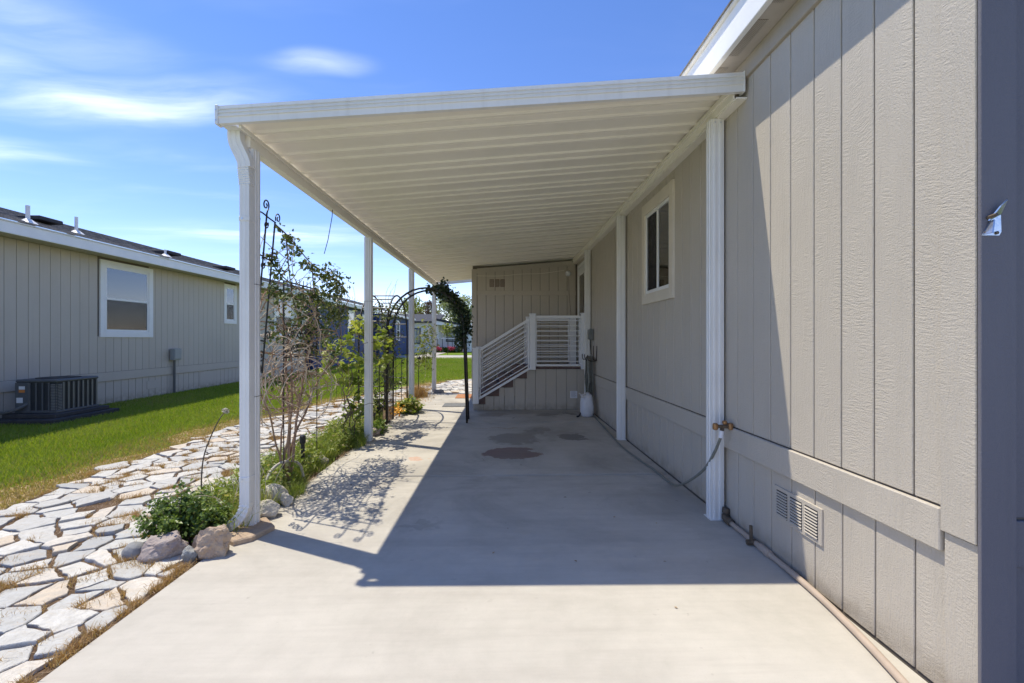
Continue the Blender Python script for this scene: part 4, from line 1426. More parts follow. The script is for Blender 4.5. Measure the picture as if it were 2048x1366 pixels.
for i in range(nu):
    for j in range(nv):
        t = j / (nv - 1)
        fm.v.append((1.455 + 0.022 * i - 0.05 * t + rkf.uniform(-.012, .012), 8.02 + 0.012 * i + 0.05 * t + rkf.uniform(-.015, .015), 0.335 + 0.085 * t * (1 - 0.1 * i) + rkf.uniform(-.015, .015)))
for i in range(nu - 1):
    for j in range(nv - 1):
        fm.f.append((i * nv + j, (i + 1) * nv + j, (i + 1) * nv + j + 1, i * nv + j + 1))
link('torn_flap', fm, 'sack_white', sk)
o = link('hose_nozzle', MB().tube(smooth([(1.36, 8.02, 0.014), (1.40, 8.05, 0.018), (1.44, 8.12, 0.05), (1.47, 8.20, 0.10)], 4), 0.016, 0.011, n=7), 'plastic_black'); tag(o, 'black hose nozzle lying on the concrete beside the white sack', 'nozzle')

# ground pipe with valve
gp = thing('water_pipe', 'beige-painted water pipe lying along the foot of the sunlit wall', 'pipe', (1.7, 2.6, 0))
link('pipe_run', MB().tube(smooth([(1.716, 3.34, 0.022), (1.715, 3.0, 0.021), (1.713, 2.75, 0.021), (1.706, 2.5, 0.021), (1.690, 2.28, 0.021), (1.66, 2.05, 0.021), (1.625, 1.85, 0.021), (1.585, 1.65, 0.021), (1.54, 1.4, 0.021), (1.48, 1.0, 0.021), (1.44, 0.5, 0.021)]), 0.0175, n=12), 'pipe_paint', gp, smooth=True)
link('elbow', MB().tube(smooth([(1.716, 3.33, 0.024), (1.712, 3.40, 0.03), (1.722, 3.43, 0.05), (1.732, 3.435, 0.10)], 4), 0.029, n=9), 'old_brass', gp, smooth=True)
link('drain_valve', MB().tube([(1.690, 3.02, 0.022), (1.688, 3.02, 0.135)], 0.011, n=8), 'old_brass', gp)
link('drain_valve_base', MB().tube([(1.66, 3.02, 0.022), (1.722, 3.02, 0.024)], 0.018, n=8), 'old_brass', gp)
link('coupling', MB().tube([(1.715, 2.96, 0.022), (1.713, 2.84, 0.022)], 0.0245, n=12), 'pipe_paint', gp)

# security lamp on the wing wall
lm = thing('wall_lamp', 'small round white lamp high on the porch wall with a cord hanging down', 'lamp', (1.53, BY - 0.03, 2.86))
link('base', MB().disc((1.535, BY - 0.028, 2.86), 0.062, 0.014, 1, 16), 'vinyl_white', lm)
link('globe', MB().lathe((1.535, BY - 0.085, 2.805), [(0.012, 0), (0.045, .015), (0.06, .05), (0.045, .085), (0.012, .10)], 14), 'vinyl_white', lm, smooth=True)
link('cord', MB().tube(smooth([(1.55, BY - 0.02, 2.80), (1.56, BY - 0.018, 2.4), (1.59, BY - 0.018, 2.05), (1.60, BY - 0.018, 1.9)], 4), 0.004, n=5), 'step_brown', lm)
o = link('light_string', MB().tube(smooth([(-0.53, BY - 0.024, 2.80), (0.0, BY - 0.024, 2.80), (0.5, BY - 0.024, 2.845), (0.9, BY - 0.024, 2.855), (1.45, BY - 0.024, 2.93)], 4), 0.004, n=5), 'aluminium_cream'); tag(o, 'thin pale cord strung across the top of the porch wall', 'cord')

# door mats
o = link('door_mat', MB().bbox(-1.18, -0.66, 9.30, 9.78, 0.001, 0.012, 0.003), 'mat_grey'); tag(o, 'grey ribbed door mat in the sun at the foot of the steps', 'mat')
o = link('door_mat', MB().bbox(-1.05, -0.58, 10.62, 11.35, 0.001, 0.011, 0.003), 'mat_orange'); tag(o, 'rust-orange door mat on the slab behind the grey mat', 'mat')

# ------------------------------------------------------------------ neighbouring house on the left
NX = -8.57
nb = thing('neighbour_house', 'taupe neighbour house in shade across the lawn at left, white fascia and windows', 'house', (-10, 12, 0))
NY0, NY1 = 2.0, 20.2
link('wall_core', MB().box(NX - 7.5, NX - 0.012, NY0, NY1, -0.1, 3.16), 'groove_shadow', nb)
NWIN = [(9.97, 11.45, 1.42, 3.10), (14.35, 15.01, 1.86, 3.10), (17.48, 19.08, 1.42, 3.10)]


def nz_up(a):
    for (y0, y1, z0, z1) in NWIN:
        if y0 + 0.05 < a < y1 - 0.05:
            return [(0.66, z0 + 0.02)]
    return [(0.66, 3.15)]


siding_boards(nb, 'x', NX, steps(NY0, NY1), nz_up, 'siding_neighbour', side=-1, gap=0.007)
siding_boards(nb, 'x', NX - 0.004, steps(NY0, NY1, PITCH), lambda a: [(-0.04, 0.462)], 'siding_neighbour', side=-1, gap=0.010, name='skirting_board', thick=0.010)
link('belly_band', MB().bbox(NX - 0.008, NX + 0.02, NY0, NY1, 0.465, 0.655, 0.003), 'siding_neighbour', nb)
link('corner_board', MB().bbox(NX - 0.008, NX + 0.022, NY1 - 0.10, NY1 + 0.02, -0.04, 3.15, 0.003), 'siding_neighbour', nb)
EXN = -8.08
link('soffit', MB().box(NX - 0.02, EXN - 0.021, NY0, NY1 + 0.3, 3.155, 3.17), 'soffit_paint', nb)
link('fascia', MB().bbox(EXN - 0.02, EXN + 0.02, NY0, NY1 + 0.32, 3.125, 3.315, 0.004), 'fascia_white', nb)
link('drip_edge', MB().box(EXN - 0.02, EXN + 0.04, NY0, NY1 + 0.33, 3.317, 3.338), 'aluminium_white', nb)
for k in range(16):
    x1 = EXN + 0.05 - k * 0.27; x0 = x1 - 0.30
    z1 = 3.342 + k * 0.27 * 0.300 + 0.014; z0 = 3.342 + (k * 0.27 + 0.30) * 0.300
    link('shingle_course', MB().quadbox([(x0, NY0, z0 - .012), (x1, NY0, z1 - .014), (x1, NY1 + .34, z1 - .014), (x0, NY1 + .34, z0 - .012), (x0, NY0, z0), (x1, NY0, z1), (x1, NY1 + .34, z1), (x0, NY1 + .34, z0)]), 'shingles', nb)


def sash_window(parent, x, y0, y1, z0, z1, trim, frame, blind=True, cw=0.12, sgn=1, pane='glass'):
    """double-hung window on a wall facing +X at X=x"""
    w = bpy.data.objects.new('window', None); COL.objects.link(w); w.parent = parent
    w.location = Vector((x, (y0 + y1) / 2, z0)) - parent.location
    for (a, b, c, d) in ((y0, y0 + cw, z0, z1), (y1 - cw, y1, z0, z1), (y0 + cw, y1 - cw, z1 - cw * 0.9, z1), (y0 + cw, y1 - cw, z0, z0 + cw)):
        link('casing', MB().bbox(x - 0.012, x + 0.026, a, b, c, d, 0.003), trim, w)
    a0, a1, c0, c1 = y0 + cw, y1 - cw, z0 + cw, z1 - cw * 0.9
    fw = 0.045
    for (a, b, c, d) in ((a0, a0 + fw, c0, c1), (a1 - fw, a1, c0, c1), (a0 + fw, a1 - fw, c1 - fw, c1), (a0 + fw, a1 - fw, c0, c0 + fw)):
        link('frame', MB().bbox(x - 0.012, x + 0.012, a, b, c, d, 0.003), frame, w)
    zm = (c0 + c1) / 2
    link('meeting_rail', MB().bbox(x - 0.012, x + 0.016, a0 + fw, a1 - fw, zm - 0.025, zm + 0.025, 0.003), frame, w)
    link('pane', MB().box(x + 0.002, x + 0.006, a0 + fw, a1 - fw, zm + 0.025, c1 - fw), pane, w)
    link('pane', MB().box(x - 0.004, x + 0.000, a0 + fw, a1 - fw, c0 + fw, zm - 0.025), pane, w)
    link('screen', MB().box(x + 0.0050, x + 0.0056, a0 + fw, a1 - fw, c0 + fw, zm - 0.025), 'insect_screen', w)
    if blind:
        n = int((c1 - c0 - 2 * fw) / 0.05)
        for k in range(n):
            z = c0 + fw + k * 0.05
            link('blind_slat', MB().quadbox([(x - 0.0118, a0 + fw, z + 0.004), (x - 0.0085, a0 + fw, z), (x - 0.0085, a1 - fw, z), (x - 0.0118, a1 - fw, z + 0.004), (x - 0.0118, a0 + fw, z + 0.038), (x - 0.0085, a0 + fw, z + 0.034), (x - 0.0085, a1 - fw, z + 0.034), (x - 0.0118, a1 - fw, z + 0.038)]), 'blind_white', w)
    return w


for (y0, y1, z0, z1) in NWIN:
    link('wall_patch', MB().box(NX - 0.012, NX - 0.0115, y0, y1, z0, z1), 'room_dark', nb)
    sash_window(nb, NX, y0, y1, z0, z1, 'fascia_white', 'frame_white', y1 - y0 > 1, 0.13 if y1 - y0 > 1 else 0.10)
link('access_hatch', MB().bbox(NX - 0.004, NX + 0.004, 13.23, 13.98, 0.02, 0.43, 0.002), 'siding_neighbour', nb)
link('skirting_vent', MB().bbox(NX - 0.004, NX + 0.004, 11.28, 11.68, 0.16, 0.36, 0.002), 'siding_neighbour', nb)


def nroof(dx):
    return 3.36 + dx * 0.300


for (y, dx, h, r) in ((8.55, 0.55, 0.30, 0.032), (10.0, 1.0, 0.34, 0.030), (11.9, 0.5, 0.16, 0.026)):
    x = EXN - dx
    p = link('vent_pipe', MB().tube([(x, y, nroof(dx) - 0.02), (x, y, nroof(dx) + h)], r, n=10), 'aluminium_white', nb)
    link('flashing', MB().lathe((x, y, nroof(dx) - 0.04), [(0.15, 0), (0.12, 0.03), (0.05, 0.09)], 10), 'aluminium_white', p)
for (y, dx) in ((9.55, 1.3), (12.5, 0.9), (14.9, 0.8)):
    x = EXN - dx
    link('roof_vent', MB().bbox(x - 0.22, x + 0.22, y - 0.25, y + 0.25, nroof(dx) + 0.02, nroof(dx) + 0.10, 0.012), 'roof_dark', nb)
# meter box
mt = thing('meter_box', 'grey meter box with a conduit running down the neighbour wall', 'meter box', (NX + 0.06, 12.13, 0))
link('box', MB().bbox(NX + 0.024, NX + 0.14, 12.01, 12.27, 0.83, 1.13, 0.012), 'meter_grey', mt)
link('lid', MB().bbox(NX + 0.1405, NX + 0.155, 12.02, 12.26, 0.86, 1.12, 0.006), 'meter_grey', mt)
link('conduit', MB().tube([(NX + 0.06, 12.13, -0.04), (NX + 0.06, 12.13, 0.83)], 0.028, n=10), 'conduit_grey', mt)

# ------------------------------------------------------------------ air conditioner
ac = thing('air_conditioner', 'low dark grey air-conditioning unit on a pad against the neighbour wall', 'air conditioner', (-7.95, 8.2, 0))
ax0, ax1, ay0, ay1, az0, az1 = -8.30, -7.60, 7.80, 8.62, 0.125, 0.69
link('pad', MB().bbox(-8.45, -7.40, 7.52, 8.85, -0.04, 0.045, 0.01), 'pad_dark', ac)
link('upper_pad', MB().bbox(-8.38, -7.50, 7.66, 8.74, 0.046, 0.115, 0.01), 'pad_dark', ac)
link('core', MB().bbox(ax0 + .015, ax1 - .02, ay0 + .02, ay1 - .02, az0, az1 - 0.04, 0.02), 'ac_dark', ac)
link('top', MB().bbox(ax0, ax1 + 0.005, ay0 - 0.005, ay1 + 0.005, az1 - 0.055, az1, 0.02), 'ac_metal', ac)
link('base_rail', MB().bbox(ax0, ax1 + 0.003, ay0 - 0.003, ay1 + 0.003, az0 - 0.008, az0 + 0.03, 0.008), 'ac_metal', ac)
link('service_panel', MB().bbox(ax0, -8.07, ay0 - 0.002, ay0 + 0.05, az0 + .03, az1 - .055, 0.004), 'ac_metal', ac)
link('fan_guard', MB().lathe((-7.95, 8.21, az1), [(0.30, 0), (0.30, 0.010), (0.06, 0.018)], 24), 'ac_dark', ac)
for x in np.linspace(-8.06, -7.74, 4):
    link('grille_bar', MB().bbox(x - 0.012, x + 0.012, ay0 - 0.001, ay0 + 0.02, az0 + .03, az1 - .055, 0.004), 'ac_metal', ac)
for q in range(17):
    z = az0 + 0.04 + q * 0.0265
    pts_ = []
    for k in range(7):
        a = math.radians(-90 + 90 * k / 6)
        pts_.append((-7.70 + 0.10 * math.cos(a), 7.90 + 0.10 * math.sin(a)))
    mb = MB()
    for (px_, py_), (qx, qy) in zip(pts_[:-1], pts_[1:]):
        mb.quadbox([(px_, py_, z), (qx, qy, z), (qx - .012, qy + .008, z + .006), (px_ - .012, py_ + .008, z + .006), (px_, py_, z + .010), (qx, qy, z + .010), (qx - .012, qy + .008, z + .018), (px_ - .012, py_ + .008, z + .018)])
    link('louvre', mb, 'ac_louver', ac)
link('corner_core', MB().lathe((-7.70, 7.90, az0 + .03), [(0.085, 0), (0.085, az1 - az0 - .085)], 16), 'ac_dark', ac)
for y in np.linspace(7.93, 8.58, 8):
    link('grille_bar', MB().bbox(ax1 - 0.02, ax1 + 0.001, y - 0.012, y + 0.012, az0 + .03, az1 - .055, 0.004), 'ac_louver', ac)
link('label_plate', MB().box(-8.23, -8.13, ay0 - 0.005, ay0 - 0.0025, 0.52, 0.575), 'sticker_white', ac)
link('label_plate', MB().box(-8.23, -8.13, ay0 - 0.005, ay0 - 0.0025, 0.468, 0.515), 'sticker_orange', ac)
link('label_plate', MB().box(-8.27, -8.165, ay0 - 0.005, ay0 - 0.0025, 0.29, 0.38), 'sticker_white', ac)
link('refrigerant_line', MB().tube(smooth([(-8.10, ay0 + 0.01, 0.27), (-8.14, 7.74, 0.22), (-8.25, 7.68, 0.16), (-8.42, 7.70, 0.13), (-8.55, 7.75, 0.14)], 5), 0.026, n=8), 'conduit_grey', ac)

ac.location.y += 0.21

# ------------------------------------------------------------------ blue houses further down the row
def row_house(name, label, y0, y1, wall, x=-8.6, trim='fascia_white', wins=(), zf=3.12):
    h = thing(name, label, 'house', (x - 3, (y0 + y1) / 2, 0))
    link('wall_core', MB().box(x - 7, x - 0.012, y0, y1, -0.1, 3.16), wall, h)
    mb = MB()
    for (a, b) in steps(y0, y1):
        mb.box(x - 0.012, x, a + 0.006, b - 0.006, 0.55, 3.15)
        mb.box(x - 0.012, x - 0.004, a + 0.006, b - 0.006, -0.05, 0.45)
    o = link('siding', mb, wall, h); stuff(o)
    link('belly_band', MB().bbox(x - 0.01, x + 0.018, y0, y1, 0.452, 0.548, 0.003), wall, h)
    for yy in (y0, y1 - 0.1):
        link('corner_board', MB().bbox(x - 0.01, x + 0.022, yy, yy + 0.1, 0.55, 3.15, 0.003), wall, h)
    link('front_wall', MB().box(x - 7.0, x - 0.02, y0 - 0.012, y0 - 0.001, -0.05, 3.15), wall, h)
    link('soffit', MB().box(x - 0.02, x + 0.42, y0 - 0.2, y1 + 0.2, 3.155, 3.17), 'soffit_paint', h)
    link('fascia', MB().bbox(x + 0.421, x + 0.46, y0 - 0.22, y1 + 0.22, zf, zf + 0.19, 0.004), trim, h)
    for k in range(14):
        x1 = x + 0.50 - k * 0.27; x0 = x1 - 0.30
        z1 = zf + 0.21 + k * 0.27 * 0.300 + 0.014; z0 = zf + 0.21 + (k * 0.27 + 0.30) * 0.300
        link('shingle_course', MB().quadbox([(x0, y0 - .25, z0 - .012), (x1, y0 - .25, z1 - .014), (x1, y1 + .25, z1 - .014), (x0, y1 + .25, z0 - .012), (x0, y0 - .25, z0), (x1, y0 - .25, z1), (x1, y1 + .25, z1), (x0, y1 + .25, z0)]), 'shingles', h)
    for (a, b, c, d) in wins:
        link('wall_patch', MB().box(x - 0.004, x + 0.0005, a, b, c, d), 'room_dark', h)
        sash_window(h, x + 0.015, a, b, c, d, trim, 'frame_white', False, 0.12)
    return h


row_house('blue_house', 'navy blue house with white window trim just past the taupe neighbour', 21.2, 31.0, 'siding_blue', wins=((25.9, 27.1, 1.2, 3.0), (28.6, 29.4, 1.6, 2.9)))
row_house('blue_house', 'farther blue house seen through the garden arches, second in the row', 32.6, 44.0, 'siding_blue', wins=((33.6, 34.5, 1.4, 2.9), (38.0, 39.2, 1.2, 2.9)))

# ------------------------------------------------------------------ white house across the road
wh = thing('white_house', 'white house with a dark-roofed porch across the road in the distance', 'house', (-6, 50, 0))
WYY = 47.0
link('wall', MB().box(-16, -6.35, WYY, WYY + 9, -0.1, 3.0), 'siding_white', wh)
link('wall', MB().box(-6.34, -3.2, WYY + 2.2, WYY + 9, -0.1, 3.1), 'siding_white', wh)
link('wall', MB().box(-3.19, 0.5, WYY + 4.5, WYY + 9, -0.1, 2.6), 'siding_white', wh)
mb = MB(); mb.quadbox([(-16.4, WYY - 0.45, 3.0), (-6.3, WYY - 0.45, 3.0), (-6.3, WYY + 5, 4.0), (-16.4, WYY + 5, 4.0), (-16.4, WYY - 0.45, 3.16), (-6.3, WYY - 0.45, 3.16), (-6.3, WYY + 5, 4.16), (-16.4, WYY + 5, 4.16)])
link('roof', mb, 'roof_dark', wh)
mb = MB(); mb.quadbox([(-6.9, WYY - 0.6, 3.30), (-3.9, WYY - 0.6, 2.70), (-3.9, WYY + 8, 2.70), (-6.9, WYY + 8, 3.30), (-6.9, WYY - 0.6, 3.52), (-3.9, WYY - 0.6, 2.92), (-3.9, WYY + 8, 2.92), (-6.9, WYY + 8, 3.52)])
link('porch_roof', mb, 'roof_dark', wh)
mb = MB(); mb.quadbox([(-6.8, WYY - 0.5, 2.85), (-4.0, WYY - 0.5, 2.55), (-4.0, WYY - 0.42, 2.55), (-6.8, WYY - 0.42, 2.85), (-6.8, WYY - 0.5, 3.27), (-4.0, WYY - 0.5, 2.71), (-4.0, WYY - 0.42, 2.71), (-6.8, WYY - 0.42, 3.27)])
link('porch_gable', mb, 'fascia_white', wh)
for x in (-6.6, -4.25):
    link('porch_column', MB().bbox(x - 0.12, x + 0.12, WYY - 0.45, WYY - 0.21, 0, 2.8, 0.02), 'fascia_white', wh)
link('porch_floor', MB().box(-6.8, -4.0, WYY - 0.5, WYY + 2.2, -0.05, 0.42), 'red_trim', wh)
link('porch_rail', MB().box(-6.48, -4.37, WYY - 0.40, WYY - 0.34, 1.36, 1.44), 'fascia_white', wh)
for x in np.arange(-6.4, -4.4, 0.5):
    link('baluster', MB().box(x, x + 0.05, WYY - 0.39, WYY - 0.35, 0.42, 1.36), 'window_trim_dark', wh)
for (x0, x1, z0, z1, y) in ((-9.15, -8.25, 0.95, 2.35, WYY), (-5.7, -4.6, 1.15, 2.5, WYY + 2.2), (-3.0, -2.4, 1.2, 2.2, WYY + 4.5)):
    w = link('window', MB().bbox(x0 - 0.12, x1 + 0.12, y - 0.05, y - 0.002, z0 - 0.12, z1 + 0.12, 0.01), 'window_trim_dark', wh)
    link('pane', MB().box(x0, x1, y - 0.062, y - 0.052, z0, z1), 'meter_grey', w)
    link('mullion', MB().box((x0 + x1) / 2 - 0.03, (x0 + x1) / 2 + 0.03, y - 0.075, y - 0.063, z0, z1), 'frame_white', w)
    link('mullion', MB().box(x0, x1, y - 0.088, y - 0.076, (z0 + z1) / 2 - 0.03, (z0 + z1) / 2 + 0.03), 'frame_white', w)
C = np.concatenate([np.stack([RNG.uniform(-6.9, -3.9, 1500), RNG.uniform(WYY - 1.2, WYY - 0.55, 1500), RNG.uniform(0, 0.55, 1500) * RNG.uniform(0.5, 1, 1500)], 1)])
o = thing('flower_bed', 'row of dark shrubs with pink flowers below the white house porch', 'flower bed', (-5.4, WYY - 0.9, 0))
f = link('foliage', leaves('foliage', C, RNG.uniform(0.08, 0.16, len(C))), 'tree_green', o); stuff(f)
for (x, z) in ((-6.35, 0.45), (-5.0, 0.42), (-4.7, 0.4), (-6.1, 0.35)):
    C = np.stack([x + RNG.normal(0, 0.10, 60), WYY - 1.25 + RNG.normal(0, 0.05, 60), z + RNG.normal(0, 0.09, 60)], 1)
    link('blossom', leaves('blossom', C, np.full(60, 0.10)), 'flower_pink', o)


# ------------------------------------------------------------------ trees
def tree(name, label, loc, height, spread, mat, n, leaf, trunk_r=0.15, seed=1, crown0=0.3, bare=False):
    r = random.Random(seed)
    t = thing(name, label, 'tree', loc)
    x, y, z = loc
    mb = MB(); tips = []
    mb.tube([(x, y, z - 0.1), (x + .1, y, z + height * .3), (x - .05, y + .1, z + height * .62), (x, y, z + height * .9)], trunk_r, trunk_r * .2, n=7)
    nl = 16
    for k in range(nl):
        a = 2 * math.pi * (k * 0.618) + r.uniform(-.3, .3)
        h0 = height * (crown0 + (0.85 - crown0) * k / nl)
        L = spread * r.uniform(0.6, 1.05) * (1 - 0.55 * (k / nl) ** 2)
        p0 = Vector((x, y, z + h0)); d = Vector((math.cos(a), math.sin(a), r.uniform(0.35, 0.9)))
        p1 = p0 + d * L * 0.5 + Vector((0, 0, r.uniform(0, .2) * L)); p2 = p0 + d * L
        mb.tube([p0, p1, p2], trunk_r * .35, trunk_r * .06, n=5)
        for q in range(4):
            tt = r.uniform(0.35, 1.0)
            c = p0.lerp(p2, tt) + Vector((r.uniform(-1, 1), r.uniform(-1, 1), r.uniform(-.6, .8))) * L * 0.28
            mb.tube([p0.lerp(p2, tt * 0.9), c], trunk_r * .1, trunk_r * .03, n=4)
            tips.append(c)
        tips.append(p2)
    link('trunk', mb, 'bark', t)
    T = np.array([tuple(q) for q in tips])
    idx = RNG.integers(0, len(T), n)
    C = T[idx] + RNG.normal(0, 1, (n, 3)) * np.array([spread * .13, spread * .13, spread * .11])
    var = np.clip(0.5 * RNG.uniform(0, 1, n) + 0.5 * RNG.uniform(0, 1, len(T))[idx], 0, 0.98)
    o = link('crown', leaves('crown', C, RNG.uniform(0.6, 1.3, n) * leaf, var), mat, t); stuff(o)
    return t


tree('pale_tree', 'pale grey-green leafy tree behind the white house porch roof', (-6.6, 66, 0), 8.2, 3.4, 'tree_pale', 4200, 0.20, 0.2, 1, 0.25)
tree('yellow_green_tree', 'yellow-green tree behind the left end of the white house', (-12.5, 68, 0), 6.9, 3.6, 'tree_yellow', 4200, 0.20, 0.2, 2, 0.25)
tree('plum_tree', 'small dark purple-leaved tree rising between the paler trees', (-9.6, 62, 0), 7.4, 1.2, 'tree_plum', 900, 0.16, 0.1, 3, 0.45)
tree('green_tree', 'bright green tree showing beside the edge of the porch wall', (-4.0, 70, 0), 6.4, 2.6, 'tree_green', 4000, 0.2, 0.2, 4, 0.15)
tree('green_tree', 'green tree far behind the blue houses at the end of the row', (-22, 75, 0), 6.5, 3.6, 'tree_green', 4000, 0.2, 0.2, 5, 0.2)
tree('sapling', 'thin young tree on the lawn in front of the white porch', (-4.6, 40.0, 0), 3.1, 0.6, 'tree_yellow', 260, 0.13, 0.025, 6, 0.45)

# ------------------------------------------------------------------ garden arches
arch = thing('garden_arch', 'black iron arch over the walk with dark ivy on its right side', 'garden arch', (-1.2, 7.7, 0))
for y in (7.52, 7.92):
    xl, xr, zs = -1.84, -0.60, 1.55
    ACX, AR = (xl + xr) / 2, (xr - xl) / 2
    pts_ = [(xl - 0.01, y, -0.02), (xl, y, zs)]
    for k in range(1, 18):
        a = math.pi - math.pi * k / 18
        pts_.append((ACX + AR * math.cos(a), y, zs + AR * 1.09 * math.sin(a)))
    pts_ += [(xr, y, zs), (xr + 0.055, y, -0.0)]
    link('hoop', MB().tube(pts_, 0.0165, n=8), 'iron_black', arch, smooth=True)
for k in (3, 6, 9, 12, 15):
    a = math.pi - math.pi * k / 18
    xx, zz_ = ACX + AR * math.cos(a), zs + AR * 1.09 * math.sin(a)
    link('rung', MB().tube([(xx, 7.52, zz_), (xx, 7.92, zz_)], 0.011, n=6), 'iron_black', arch)
for x in (xl + 0.0,):
    for y in (7.60, 7.68, 7.76, 7.84):
        link('side_rod', MB().tube([(x, y, 0.0), (x, y, 1.6)], 0.006, n=5), 'iron_black', arch)
    for z in (0.35, 0.75, 1.15, 1.5):
        link('rung', MB().tube([(x, 7.52, z), (x, 7.92, z)], 0.009, n=6), 'iron_black', arch)
for z in (1.15, 1.5):
    link('rung', MB().tube([(xr + 0.012, 7.52, z), (xr + 0.012, 7.92, z)], 0.009, n=6), 'iron_black', arch)

arch2 = thing('garden_arch', 'second iron arch turned sideways by the left posts, tangled with bare vines', 'garden arch', (-2.05, 8.2, 0))
ya, yb2, zs2 = 7.38, 9.02, 1.42
cy, r2 = (ya + yb2) / 2, (yb2 - ya) / 2
for x in (-2.27, -1.83):
    pts_ = [(x, ya, -0.03), (x, ya, zs2)]
    for k in range(1, 18):
        a = math.pi - math.pi * k / 18
        pts_.append((x, cy + r2 * math.cos(a), zs2 + r2 * 0.90 * math.sin(a)))
    pts_ += [(x, yb2, zs2), (x, yb2, -0.03)]
    link('hoop', MB().tube(pts_, 0.0145, n=8), 'iron_black', arch2, smooth=True)
for k in (2, 4, 6, 9, 12, 14, 16):
    a = math.pi - math.pi * k / 18
    yy, zz_ = cy + r2 * math.cos(a), zs2 + r2 * 0.90 * math.sin(a)
    link('rung', MB().tube([(-2.27, yy, zz_), (-1.83, yy, zz_)], 0.010, n=6), 'iron_black', arch2)
for yy in (ya, yb2):
    for z in (0.42, 0.62, 1.42):
        link('rung', MB().tube([(-2.27, yy, z), (-1.83, yy, z)], 0.008, n=6), 'iron_black', arch2)
    for x in (-2.16, -2.05, -1.94):
        hh = 1.05 if x == -2.05 else 0.92
        link('side_rod', MB().tube([(x, yy, -0.03), (x, yy, hh)], 0.007, n=6), 'iron_black', arch2)
        link('finial', MB().lathe((x, yy, hh), [(0.008, 0), (0.014, 0.012), (0.003, 0.05)], 6), 'iron_black', arch2)
    for x in (-2.215, -2.105, -1.995, -1.885):
        for sg in (1, -1):
            s2 = scroll(x, 0.52, 0.045, 1.2, math.pi / 2, sg)
            link('scroll', MB().tube([(a, yy, b) for a, b in s2], 0.0045, n=5), 'iron_black', arch2)

# plant stakes and ornaments beyond the arches
for (x, y, h, lab) in ((-2.05, 10.7, 1.9, 'tall thin black garden stake between the third and fourth left posts'), (-1.95, 10.9, 0.9, 'short black stake with a cap beside the tall thin stake')):
    o = thing('garden_stake', lab, 'stake', (x, y, 0))
    link('rod', MB().tube([(x, y, -0.03), (x + 0.02, y, h)], 0.010, n=6), 'iron_black', o)
    link('cap', MB().lathe((x + 0.02, y, h), [(0.012, 0), (0.05, 0.01), (0.045, 0.05), (0.01, 0.08)] if h < 1 else [(0.012, 0), (0.016, 0.02), (0.003, 0.06)], 8), 'iron_black', o)

# ------------------------------------------------------------------ scroll trellises by the front post
tr = thing('scroll_trellis', 'tall wrought-iron trellis with curled ends just behind the front left post', 'trellis', (-1.95, 3.75, 0))
ty0, ty1 = 3.76, 3.90


def tp(y, z):
    return (-1.90 - (2.4 - z) * 0.085, y, z)


link('upright', MB().tube([tp(ty0, 1.10), tp(ty0, 2.42)], 0.0075, n=6), 'iron_black', tr)
link('upright', MB().tube([tp(ty1, 1.10), tp(ty1, 2.38)], 0.0075, n=6), 'iron_black', tr)
s2 = scroll(3.735, 2.475, 0.05, 1.35, -0.9, 1)
link('finial_scroll', MB().tube([tp(ty0, 2.40)] + [tp(a, b) for a, b in s2], 0.006, n=5), 'iron_black', tr)
for zb in (2.385, 2.055, 1.38):
    link('crossbar', MB().tube(smooth([tp(3.60, zb), tp(3.68, zb + 0.015), tp(3.80, zb + 0.0), tp(ty1 + 0.01, zb - 0.01)], 4), 0.0065, n=5), 'iron_black', tr)
    for (cy_, cz_, r_, a0, sg) in ((3.635, zb - 0.045, 0.045, math.radians(130), 1), (3.945, zb + 0.035, 0.046, math.radians(220), -1), (3.765, zb - 0.06, 0.035, math.radians(40), -1)):
        link('scroll', MB().tube([tp(a, b) for a, b in scroll(cy_, cz_, r_, 1.3, a0, sg)], 0.0055, n=5), 'iron_black', tr)
for (cy_, cz_, r_, a0, sg) in ((3.66, 1.24, 0.05, 1.2, 1), (3.86, 1.24, 0.05, 1.9, -1), (3.68, 1.14, 0.04, 4.2, -1), (3.84, 1.14, 0.04, 5.0, 1)):
    link('scroll', MB().tube([tp(a, b) for a, b in scroll(cy_, cz_, r_, 1.4, a0, sg)], 0.006, n=5), 'iron_black', tr)

tr2 = thing('iron_trellis', 'square black scrollwork panel half hidden in the bare climbing vine', 'trellis', (-1.98, 4.6, 0))
X2 = -1.97
for (a, b) in (((4.2, 1.22), (4.2, 1.92)), ((4.95, 1.22), (4.95, 1.92)), ((4.2, 1.92), (4.95, 1.92)), ((4.2, 1.22), (4.95, 1.22)), ((4.2, 1.52), (4.95, 1.52))):
    link('frame_bar', MB().tube([(X2, a[0], a[1]), (X2, b[0], b[1])], 0.0075, n=6), 'iron_black', tr2)
for y in (4.2, 4.95):
    link('leg', MB().tube([(X2, y, -0.03), (X2, y, 1.22)], 0.005, n=6), 'iron_rust', tr2)
for y in np.linspace(4.28, 4.87, 8):
    link('spike', MB().tube([(X2, y, 1.78), (X2, y, 1.97)], 0.004, n=5), 'iron_black', tr2)
for iy in range(4):
    for iz in range(2):
        cy_, cz_ = 4.29 + iy * 0.19, 1.30 + iz * 0.14
        for sg in (1, -1):
            link('scroll', MB().tube([(X2, a, b) for a, b in scroll(cy_ + sg * 0.04, cz_, 0.055, 1.5, 0 if sg > 0 else math.pi, sg)], 0.0055, n=5), 'iron_black', tr2)

# ------------------------------------------------------------------ climbing vine: bare tangled stems with a few leafy ends
vine = thing('climbing_vine', 'tangled mostly bare climbing vine behind the front left post', 'vine', (-2.05, 4.4, 0))
rv_ = random.Random(21)


